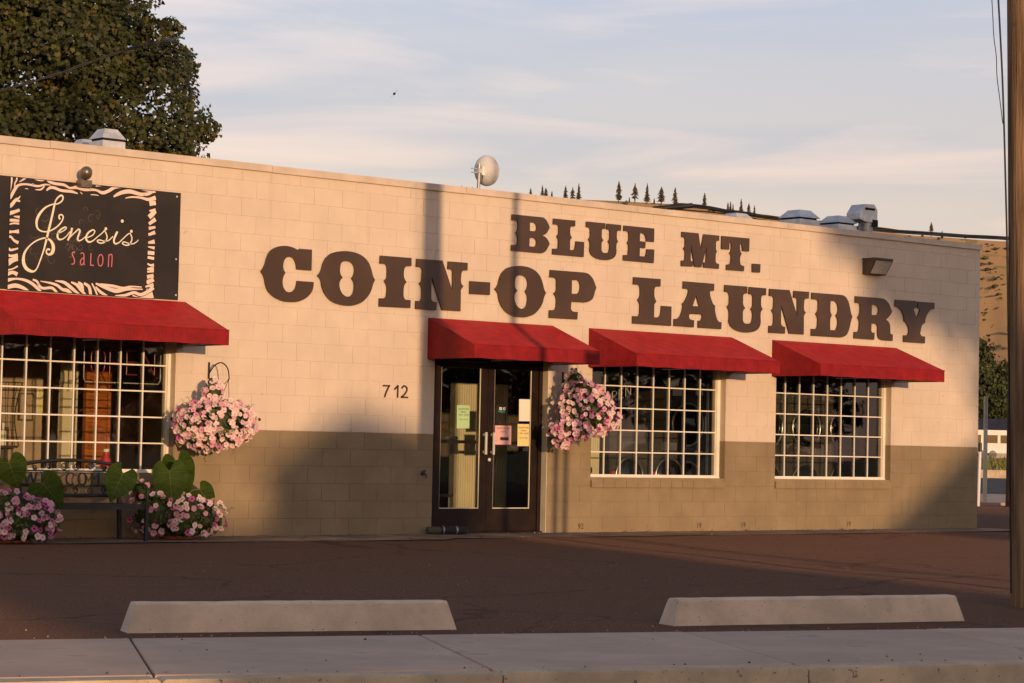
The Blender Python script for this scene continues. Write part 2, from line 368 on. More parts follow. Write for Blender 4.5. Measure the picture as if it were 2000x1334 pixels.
# hairline cracks in the old asphalt
_n = M['asphalt'].node_tree.nodes; _l = M['asphalt'].node_tree.links; _b = _n['Principled BSDF']; _src = _b.inputs['Base Color'].links[0].from_socket
_g = _n.new('ShaderNodeNewGeometry'); _w = _n.new('ShaderNodeTexNoise'); _w.inputs['Scale'].default_value = 1.6; _w.inputs['Detail'].default_value = 4; _l.new(_g.outputs['Position'], _w.inputs['Vector'])
_ma = _n.new('ShaderNodeVectorMath'); _ma.operation = 'MULTIPLY_ADD'; _l.new(_w.outputs['Color'], _ma.inputs[0]); _ma.inputs[1].default_value = (.9,.9,0); _l.new(_g.outputs['Position'], _ma.inputs[2])
_v = _n.new('ShaderNodeTexVoronoi'); _v.feature = 'DISTANCE_TO_EDGE'; _v.inputs['Scale'].default_value = .33; _l.new(_ma.outputs[0], _v.inputs['Vector'])
_r = _n.new('ShaderNodeValToRGB'); _l.new(_v.outputs['Distance'], _r.inputs[0]); _r.color_ramp.elements[0].position = .002; _r.color_ramp.elements[0].color = (.55,.55,.55,1); _r.color_ramp.elements[1].position = .007; _r.color_ramp.elements[1].color = (1,1,1,1)
_m = _n.new('ShaderNodeMix'); _m.data_type = 'RGBA'; _m.blend_type = 'MULTIPLY'; _m.inputs[0].default_value = 1; _l.new(_src, _m.inputs[6]); _l.new(_r.outputs[0], _m.inputs[7]); _l.new(_m.outputs[2], _b.inputs['Base Color'])
# ------------------------------------------------------------------ ground, lot, pavement, street
U = Vector((.949, -.314, 0)).normalized(); V = Vector((.314, .949, 0)).normalized()    # along the street, away from the street
SW0 = Vector((-21.581, -11.366, 0))
def dip(x, y):
    return -.015*math.exp(-((x+10.5)**2/18. + (y+6.6)**2/9.))
b = MB(); b.box(-4000, -4000, -.9, 4000, 4000, -.24)
b.build('ground', M['dirt'], fixn=False, kind='structure')
# lot as a fine sheet behind the pavement
b = MB(); us = [-60+.6*i for i in range(190)]; vs_ = [0+.5*i for i in range(60)]+[30+2*i for i in range(28)]
for v in vs_:
    for u in us:
        P = SW0+u*U+v*V
        b.v.append((P.x, P.y, dip(P.x, P.y) + .006*sin(P.x*1.7+P.y)*min(1, v)))
nu = len(us)
for j in range(len(vs_)-1):
    for i in range(nu-1):
        b.f.append((j*nu+i, j*nu+i+1, (j+1)*nu+i+1, (j+1)*nu+i)); b.mi.append(0); b.sm.append(True)
b.build('parking_lot', M['asphalt'], org=(0,0,0), fixn=False, kind='structure')
# dusty concrete strip along the wall foot
b = MB(); RA = random.Random(3); n = 60; top = []; bot = []
for i in range(n+1):
    x = -20+20.2*i/n
    y1 = -1.12-.10*sin(x*.9)-RA.uniform(0, .10) if x < -11 else -.98-RA.uniform(0, .08)+max(0, (x+4))*.05
    b.v += [(x, .0, .012), (x, y1, .008+dip(x, y1))]
for i in range(n): b.f.append((2*i, 2*i+1, 2*i+3, 2*i+2)); b.mi.append(0); b.sm.append(False)
b.build('apron', M['apron'], org=(0,0,0), fixn=False, kind='structure')
# street
b = MB(); c = SW0-2.2*V
def strip(b, v0, v1, z0, z1, u0, u1, mi=0):
    ps = [SW0+u*U+v*V for u, v in ((u0,v0),(u1,v0),(u1,v1),(u0,v1))]
    vs = [(p.x,p.y,z0) for p in ps]+[(p.x,p.y,z1) for p in ps]
    b.add(vs, [(0,3,2,1),(4,5,6,7),(0,1,5,4),(1,2,6,5),(2,3,7,6),(3,0,4,7)], mi)
strip(b, -14.5, -2.16, -.3, -.15, -90, 120)
b.build('street', M['street'], kind='structure', fixn=False)
# pavement of separate slabs with open joints, kerb in front
swk = thing('sidewalk', SW0, None, None, kind='structure')
JD = Vector((-.352, -1.975, 0)); JD = U*(JD.x)*1.0+V*JD.y        # joints lean a little
JD = U*(-.352)-V*1.99
def slab_mesh(w, jd, top, thick, name, mt, gap=.006, ch=.006):
    bb = MB(); A = Vector((0,0,0)); q = [A+U*gap, U*(w-gap), U*(w-gap)+jd, U*gap+jd]
    cen = (q[0]+q[2])/2; ins = [p+(cen-p).normalized()*ch*1.4 for p in q]
    vs = [(p.x,p.y,top-thick) for p in q]+[(p.x,p.y,top-ch) for p in q]+[(p.x,p.y,top) for p in ins]
    bb.add(vs, [(8,9,10,11)]+[(i,(i+1)%4,4+(i+1)%4,4+i) for i in range(4)]+[(4+i,4+(i+1)%4,8+(i+1)%4,8+i) for i in range(4)])
    return bb.mesh(name, mt)
sm_ = slab_mesh(1.676, JD, .012, .12, 'slab', M['conc'])
km_ = slab_mesh(1.676, -V*.16, .005, .30, 'kerb_stone', M['kerb'], .004, .012)
for i in range(-5, 11):
    p = SW0+U*(1.676*i)
    link('slab', sm_, p+Vector((0,0,RND.uniform(-.003,.002))), swk)
    link('kerb_stone', km_, p+JD+V*0+Vector((0,0,RND.uniform(-.002,.001))), swk)
b = MB()
strip(b, -2.1, .05, -.25, -.016, -12, 20)
b.build('joint_bed', M['apron'], swk, fixn=False)
# grit, pebbles and leaf crumbs on the lot and pavement
b = MB(); RP = random.Random(11)
def pebble(b, x, y, z, s):
    q = [(x+s*RP.uniform(.6,1.1)*cos(a), y+s*RP.uniform(.6,1.1)*sin(a)) for a in (0, 1.6, 3.1, 4.7)]
    b.add([(u_, v_, z-.001) for u_, v_ in q]+[(x, y, z+s*RP.uniform(.5,.9))], [(0,1,4),(1,2,4),(2,3,4),(3,0,4)], RP.choice((0,0,1)))
for i in range(420):
    u = RP.uniform(-3, 9); v = RP.uniform(.02, 1)**2*9 if i % 2 else RP.uniform(0,.25)
    P = SW0+u*U+v*V; pebble(b, P.x, P.y, dip(P.x,P.y)+.004, RP.uniform(.004, .011))
for i in range(70):
    u = RP.uniform(-1.5, 7); v = -RP.choice((RP.uniform(1.9,2.0), RP.uniform(1.9,2.02), RP.uniform(.05,2)))
    P = SW0+u*U+v*V; pebble(b, P.x, P.y, .013, RP.uniform(.004, .012))
for i in range(260):
    x = RP.uniform(-16.5, -.2); y = -abs(RP.gauss(0, .05))-.01 if i % 3 else RP.uniform(-1.1, 0); pebble(b, x, y, .013, RP.uniform(.006, .016))
b.build('grit', [mat('grit_dark', (.06,.05,.045), .9), mat('grit_pale', (.42,.36,.28), .9)], org=(0,0,0), kind='stuff', label='grit and pebbles scattered on the lot and pavement', cat='grit')

# wheel stops
def wheel_stop(A, B, h, dep, inset, label):
    A, B = Vector(A), Vector(B); d = (B-A).normalized(); nn = Vector((-d.y, d.x, 0)); Ln = (B-A).length
    bb = MB(); prof = [(0,0),(.004,.012),(.035,h-.012),(.047,h),(dep-.047,h),(dep-.035,h-.012),(dep-.004,.012),(dep,0)]
    secs = [(0, 0), (.012, .012), (.5*inset, .5*h)]; nst = 26; RS = random.Random(int(Ln*100)); rings = []
    for i in range(nst+1):
        ring = []
        for j_, (yy, zz) in enumerate(prof):
            ins = inset*zz/h
            s = ins+(Ln-2*ins)*i/nst
            jit = .0025 if 0 < i < nst else .001
            P = A+d*(s+RS.uniform(-jit, jit))+nn*(yy+RS.uniform(-.0015,.0015)); cp_ = .010 if (j_ in (2,3) and RS.random() < .10 and 0 < i < nst) else 0; ring.append((P.x, P.y, zz-cp_+RS.uniform(-.0015,.0015)*(zz > 0)+dip(P.x,P.y)))
        rings.append(ring)
    k = len(prof); vs = [v for r in rings for v in r]; fs = []
    for i in range(nst):
        for j in range(k-1): fs.append((i*k+j, i*k+j+1, (i+1)*k+j+1, (i+1)*k+j))
    fs.append(tuple(range(k))); fs.append(tuple(nst*k+j for j in reversed(range(k))))
    bb.add(vs, fs)
    o = bb.build('wheel_stop', M['stop'], label=label, cat='wheel stop', group='concrete wheel stops behind the pavement')
    return o
wheel_stop((-21.361,-10.979,0), (-19.478,-11.597,0), .168, .2, .05, 'long concrete wheel stop in front of the salon bench and flowers')
wheel_stop((-18.066,-12.0,0), (-15.874,-12.512,0), .168, .19, .05, 'long concrete wheel stop nearest the big wooden utility pole')

# ------------------------------------------------------------------ laundry building
BLD = thing('laundry_building', (-8, 7, 0), 'low tan and taupe painted concrete block building with flat roof', 'building')
OPEN = [(-16.58,-14.135,.6096,2.2352), (-10.44,-8.60,0,2.2352), (-7.845,-5.396,.6096,2.2352), (-4.41,-1.99,.6096,2.2352)]
CH, BW = .2032, .4064
XL = -21.0
# wall core with reveals
xs = sorted(set([XL, 0.0]+[v for o in OPEN for v in o[:2]])); zs = [0, .6096, 1.2192, 2.2352, 4.2]
def inside(x, z): return any(o[0] < x < o[1] and o[2] < z < o[3] for o in OPEN)
b = MB(); YF, YB = .0048, .2
for i in range(len(xs)-1):
    for j in range(len(zs)-1):
        x0, x1, z0, z1 = xs[i], xs[i+1], zs[j], zs[j+1]; mi = 1 if z1 < 1.3 else 0
        if inside((x0+x1)/2, (z0+z1)/2):
            b.add([(x0,YF,z0),(x0,YB,z0),(x0,YB,z1),(x0,YF,z1)], [(0,1,2,3)], mi) if not inside(x0-.01,(z0+z1)/2) else None
            b.add([(x1,YF,z0),(x1,YB,z0),(x1,YB,z1),(x1,YF,z1)], [(0,3,2,1)], mi) if not inside(x1+.01,(z0+z1)/2) else None
            if not inside((x0+x1)/2, z1+.01): b.add([(x0,YF,z1),(x1,YF,z1),(x1,YB,z1),(x0,YB,z1)], [(0,3,2,1)], mi)
            if not inside((x0+x1)/2, z0-.01): b.add([(x0,YF,z0),(x1,YF,z0),(x1,YB,z0),(x0,YB,z0)], [(0,1,2,3)], mi)
        else:
            b.add([(x0,YF,z0),(x1,YF,z0),(x1,YF,z1),(x0,YF,z1)], [(0,1,2,3)], mi)
            b.add([(x0,YB,z0),(x1,YB,z0),(x1,YB,z1),(x0,YB,z1)], [(0,3,2,1)], mi)
b.add([(0,YF,0),(0,14,0),(0,14,4.2),(0,YF,4.2)], [(0,1,2,3)], 0)
b.add([(XL,YF,0),(XL,14,0),(XL,14,4.2),(XL,YF,4.2)], [(0,3,2,1)], 0)
b.add([(XL,14,0),(0,14,0),(0,14,4.2),(XL,14,4.2)], [(0,3,2,1)], 0)
b.build('wall', [M['tan'], M['taupe']], BLD, fixn=False)
# blocks
def sub_rect(r, o):
    x0, x1, z0, z1 = r; a, c_, d, f = o
    if x1 <= a or x0 >= c_ or z1 <= d or z0 >= f: return [r]
    res = []
    if x0 < a: res.append((x0, a, z0, z1)); 
    if x1 > c_: res.append((c_, x1, z0, z1))
    xa, xb = max(x0, a), min(x1, c_)
    if z0 < d: res.append((xa, xb, z0, d))
    if z1 > f: res.append((xa, xb, f, z1))
    return res
def block_geo(bb, x0, x1, z0, z1, mi=0, off=0.):
    g, c_, yb, dp = .0030, .0024, .010, .0018
    def R(i, y): k = i*.45; return [(x0+k,y,z0+i),(x1-k,y,z0+i),(x1-k,y,z1-i),(x0+k,y,z1-i)]
    bb.add(R(g+c_, off)+R(g, off+dp)+R(g, yb), [(0,1,2,3)]+[(4+i,4+(i+1)%4,(i+1)%4,i) for i in range(4)]+[(8+i,8+(i+1)%4,4+(i+1)%4,4+i) for i in range(4)], mi)
rects = []
for k in range(21):
    z0 = k*CH; z1 = min(z0+CH, 4.19); off = -16.1568 if k % 2 == 0 else -15.9536
    n0 = int((XL-off)/BW)-1
    for n in range(n0, 60):
        x0 = off+n*BW; x1 = x0+BW
        if x1 > 0: x1 = 0.0
        if x0 >= -.02 or x1 <= XL: continue
        rs = [(x0, x1, z0, z1)]
        for o in OPEN:
            rs = [q for r in rs for q in sub_rect(r, o)]
        rects += [r for r in rs if r[1]-r[0] > .03 and r[3]-r[2] > .03]
HID = [(-16.6,-14.03,1.95,2.63), (-10.56,-8.55,2.15,2.63), (-7.92,-5.31,2.15,2.63), (-4.5,-1.91,2.15,2.63), (-17.5,-14.14,2.66,3.84)]
def hidden(r): return any(h[0] <= r[0] and r[1] <= h[1] and h[2] <= r[2]+.05 and r[3]-.05 <= h[3] for h in HID) or r[0] < -16.5
cand = sorted([r for r in rects if not hidden(r)], key=lambda r: r[0])
single = set(cand[:300]); meshes = {}; rest = MB()
for r in rects:
    mi = 1 if r[3] < 1.25 else 0; off = RND.uniform(-.0008, .0008)
    if r in single:
        key = (round(r[1]-r[0], 3), round(r[3]-r[2], 3), mi)
        if key not in meshes:
            q = MB(); block_geo(q, -key[0]/2, key[0]/2, -key[1]/2, key[1]/2); meshes[key] = q.mesh('block', M['taupe'] if mi else M['tan'])
        link('block', meshes[key], ((r[0]+r[1])/2, off, (r[2]+r[3])/2), BLD)
    else: block_geo(rest, *r, mi, off)
rest.build('block', [M['tan'], M['taupe']], BLD, fixn=False, kind='stuff')
# parapet cap in lengths
x = -15.8-2*2.89
while x < .0:
    x1 = min(x+2.885, .022); b = MB(); dz = RND.uniform(-.002, .003)
    b.box(x, -.022, 4.194+dz, x1, .28, 4.268+dz); b.box(x, -.030, 4.186+dz, x1, -.0225, 4.204+dz)
    b.build('parapet_cap', M['cap'], BLD); x += 2.89
b = MB(); b.box(XL+.01, .21, 3.75, -.01, 13.9, 3.9); b.build('roof', M['roofdk'], BLD)
# rear and side parapets
b = MB(); b.box(-.24, .285, 4.194, .022, 13.7, 4.262); b.box(XL, 13.72, 4.194, .022, 14.05, 4.26); b.build('parapet_cap', M['cap'], BLD)
# sills
for (x0, x1) in ((-7.852,-5.41),(-4.418,-2.0),(-16.6,-14.15)):
    b = MB(); b.box(x0+.012, -.001, .6105, x1+.0, .12, .716); sil = b.build('window_sill', M['taupe'], BLD)
    nb_ = round((x1-x0)/.203); wb_ = (x1-x0)/nb_
    for k in range(nb_):
        b = MB(); b.box(x0+k*wb_+.0025, -.035+RND.uniform(-.002,.002), .590, x0+(k+1)*wb_-.0025, -.0015, .682+RND.uniform(-.002,.001)); b.build('sill_brick', M['taupe'], sil)
# windows: the frame carries its panes and muntins
def window(x0, x1, wr, nc=8, nr=5):
    zb, dz, dx = .755, .2885, .2905
    xr = x1-wr; xl = xr-nc*dx; zt = zb+nr*dz
    b = MB()
    b.box(x0, .105, .7165, x1, .17, zb); b.box(x0, .105, zt, x1, .17, 2.2345)
    b.box(x0, .107, zb, xl, .17, zt); b.box(xr+.024, .105, zb, x1, .17, zt); b.box(xr, .118, zb, xr+.0235, .17, zt, 1)
    b.box(x0, .097, .7165, x1, .1045, .734)
    w = b.build('window', [M['white'], M['vinyl2']], BLD)
    for j in range(nr):
        for i in range(nc):
            q = MB(); q.box(xl+i*dx+.003, .136, zb+j*dz+.003, xl+(i+1)*dx-.003, .140, zb+(j+1)*dz-.003); q.build('pane', M['glass'], w)
    for i in range(1, nc):
        q = MB(); q.box(xl+i*dx-.0078, .114, zb, xl+i*dx+.0078, .133, zt); q.build('muntin', M['white'], w)
    for j in range(1, nr):
        q = MB(); q.box(xl, .1165, zb+j*dz-.0078, xr, .1345, zb+j*dz+.0078); q.build('muntin', M['white'], w)
window(-16.58, -14.135, .056); window(-7.845, -5.396, .083); window(-4.41, -1.99, .075)

# double door
b = MB()
b.box(-10.44,.10,.03,-10.345,.19,2.2345); b.box(-8.66,.10,.03,-8.60,.19,2.2345); b.box(-10.345,.10,2.13,-8.66,.19,2.2345); b.box(-10.44,.06,.0,-8.60,.2,.0295)
b.build('door_frame', M['dkframe'], BLD)
b = MB(); b.box(-8.604,.0,.0,-8.595,.1,2.2345); b.build('door_trim', M['vinyl2'], BLD)
def leaf(x0, x1, s0, s1, side):
    z0, z1, gb, gt = .035, 2.125, .312, 2.05
    b = MB(); yf, yb = .12, .165
    b.box(x0, yf, z0, x0+s0, yb, z1); b.box(x1-s1, yf, z0, x1, yb, z1); b.box(x0+s0, yf, z0, x1-s1, yb, gb); b.box(x0+s0, yf, gt, x1-s1, yb, z1)
    d = b.build('door', M['dkframe'], BLD)
    q = MB(); q.box(x0+s0, .140, gb, x1-s1, .145, gt); q.build('glass', M['glass'], d)
    t = MB()
    for (a, c_) in ((x0+s0, x0+s0+.012), (x1-s1-.012, x1-s1)): t.box(a, .131, gb, c_, .1395, gt)
    t.box(x0+s0+.012, .131, gb, x1-s1-.012, .1395, gb+.012); t.build('glazing_bead', M['vinyl2'], d)
    q = MB(); q.box(x0+s0, .175, 1.115, x1-s1, .195, 1.155); q.build('push_bar', M['dkframe'], d)
    hx = x1-s1+.015 if side < 0 else x0+s0-.055+.015
    hx0 = x1-.085 if side < 0 else x0+.035
    q = MB(); q.box(hx0, .112, .98, hx0+.055, .1195, 1.265); q.build('handle_plate', M['dkframe'], d)
    q = MB(); gx = hx0+.012; q.box(gx, .058, .985, gx+.03, .074, 1.26); q.box(gx+.004, .074, 1.0, gx+.026, .112, 1.03); q.box(gx+.004, .074, 1.215, gx+.026, .112, 1.245); q.build('handle', M['alum'], d)
    return d
dl = leaf(-10.343, -9.493, .108, .107, -1); dr = leaf(-9.488, -8.662, .105, .105, 1)
b = MB(); b.lathe((-9.448,.1195,.92), [(.024,0),(.024,.008),(.016,.012)], 14, axis=(0,-1,0)); b.build('lock', M['alum'], dr)

# rooms behind the glass
b = MB(); b.box(XL+.02, .205, .0, -.02, 13.9, .028); b.build('floor', M['floor'], BLD)
b = MB(); b.box(XL+.02, .205, 2.75, -.02, 13.9, 2.8); b.build('ceiling', M['ceil'], BLD)
b = MB(); b.box(-12.6, .205, .03, -12.45, 7.5, 2.745); b.build('partition', M['intan'], BLD)
b = MB(); b.box(-12.44, 6.0, .03, -.02, 6.1, 2.745); b.build('back_wall', M['indark'], BLD)
b = MB(); b.box(-18.6, 3.3, .03, -12.61, 3.4, 2.745); b.build('back_wall', M['intan'], BLD)
b = MB(); b.box(-13.5, 3.405, .03, -12.61, 6.0, 2.745); b.build('partition', M['indark'], BLD)
# ribbed pale panel behind the doors
b = MB(); x = -8.60
while x < -7.72: b.box(x, 1.86, .03, x+.034, 1.90, 1.92); b.box(x+.034, 1.868, .03, x+.04, 1.90, 1.92); x += .04
b.box(-8.60, 1.9005, .03, -7.7, 1.96, 1.92); b.build('ribbed_panel', M['inyel'], BLD)
b = MB(); b.box(-10.9, 3.2, .03, -8.0, 3.3, 2.745); b.build('partition', mat('shaded_panel', (.33,.265,.175), .8), BLD)
b = MB(); x = -7.75
while x < -6.6: b.box(x, 1.2, .03, x+.034, 1.24, 1.30); b.box(x+.034, 1.208, .03, x+.04, 1.24, 1.30); x += .04
b.build('ribbed_panel', M['inyel'], BLD)
# ------------------------------------------------------------------ awnings
def awning(x0, x1, label):
    t = thing('awning', ((x0+x1)/2, -.01, 2.12), label, 'awning', 'red cloth awnings on the shop front')
    zt, zf, zb, yf = 2.632, 2.29, 2.13, -.90; th = .006
    RS = random.Random(int(abs(x0)*10)); nx, ny = 24, 8
    b = MB(); vs = []
    for j in range(ny+1):
        v = j/ny; y = -.004+(yf+.004)*v
        for i in range(nx+1):
            u = i/nx; x = x0+(x1-x0)*u
            sag = -.010*sin(pi*v)*(.6+.4*sin(u*pi*3+1))
            vs.append((x, y, zt+(zf-zt)*v+sag*(1 if 0 < i < nx else .2)))
    fs = [(j*(nx+1)+i, j*(nx+1)+i+1, (j+1)*(nx+1)+i+1, (j+1)*(nx+1)+i) for j in range(ny) for i in range(nx)]
    b.add(vs, fs, 0, True); b.add([(v[0], v[1], v[2]-th) for v in vs], [f[::-1] for f in fs], 0, True)
    b.build('canopy', M['red'], t, fixn=False)
    b = MB(); n = int((x1-x0)/.022); vs = []
    for i in range(n+1):
        x = x0+(x1-x0)*i/n; d = -.002 if i % 2 else 0; bz = .003*sin(i*.31)
        vs += [(x, yf+d-.001, zf+.004), (x, yf+d-.001, zb+bz), (x, yf+.006+d, zf), (x, yf+.006+d, zb+bz)]
    fs = []
    for i in range(n):
        a, c = 4*i, 4*i+4
        fs += [(a, a+1, c+1, c), (a+2, c+2, c+3, a+3), (a+1, a+3, c+3, c+1)]
    b.add(vs, fs); b.build('valance', M['red'], t, fixn=False)
    b = MB(); b.tube([(x0, yf-.002, zf+.004), (x1, yf-.002, zf+.004)], .006, 6); b.build('seam', M['red'], t)
    for x, s in ((x0, 1), (x1, -1)):
        b = MB(); q = [(-.004, zt), (yf, zf), (yf, zb), (-.004, zb)]
        b.add([(x, y, z) for y, z in q]+[(x+s*th, y, z-.0) for y, z in q], [(0,1,2,3),(7,6,5,4),(0,4,5,1),(1,5,6,2),(2,6,7,3),(3,7,4,0)])
        b.build('end_panel', M['red'], t)
    b = MB()
    for x in (x0+.03, (x0+x1)/2, x1-.03):
        b.tube([(x, -.02, zt-.04), (x, yf+.03, zf-.03), (x, yf+.03, zb+.02), (x, -.02, zb+.02)], .012, 6)
    b.tube([(x0+.02, yf+.03, zb+.03), (x1-.02, yf+.03, zb+.03)], .012, 6)
    b.build('frame', M['galv2'], t)
awning(-16.64, -14.035, 'red awning over the salon window beneath the zebra bordered sign')
awning(-10.565, -8.547, 'narrow red awning over the dark double glass doors')
awning(-7.925, -5.305, 'red awning over the middle window beside the doors and hanging flowers')
awning(-4.508, -1.905, 'red awning over the window nearest the building corner and pole')

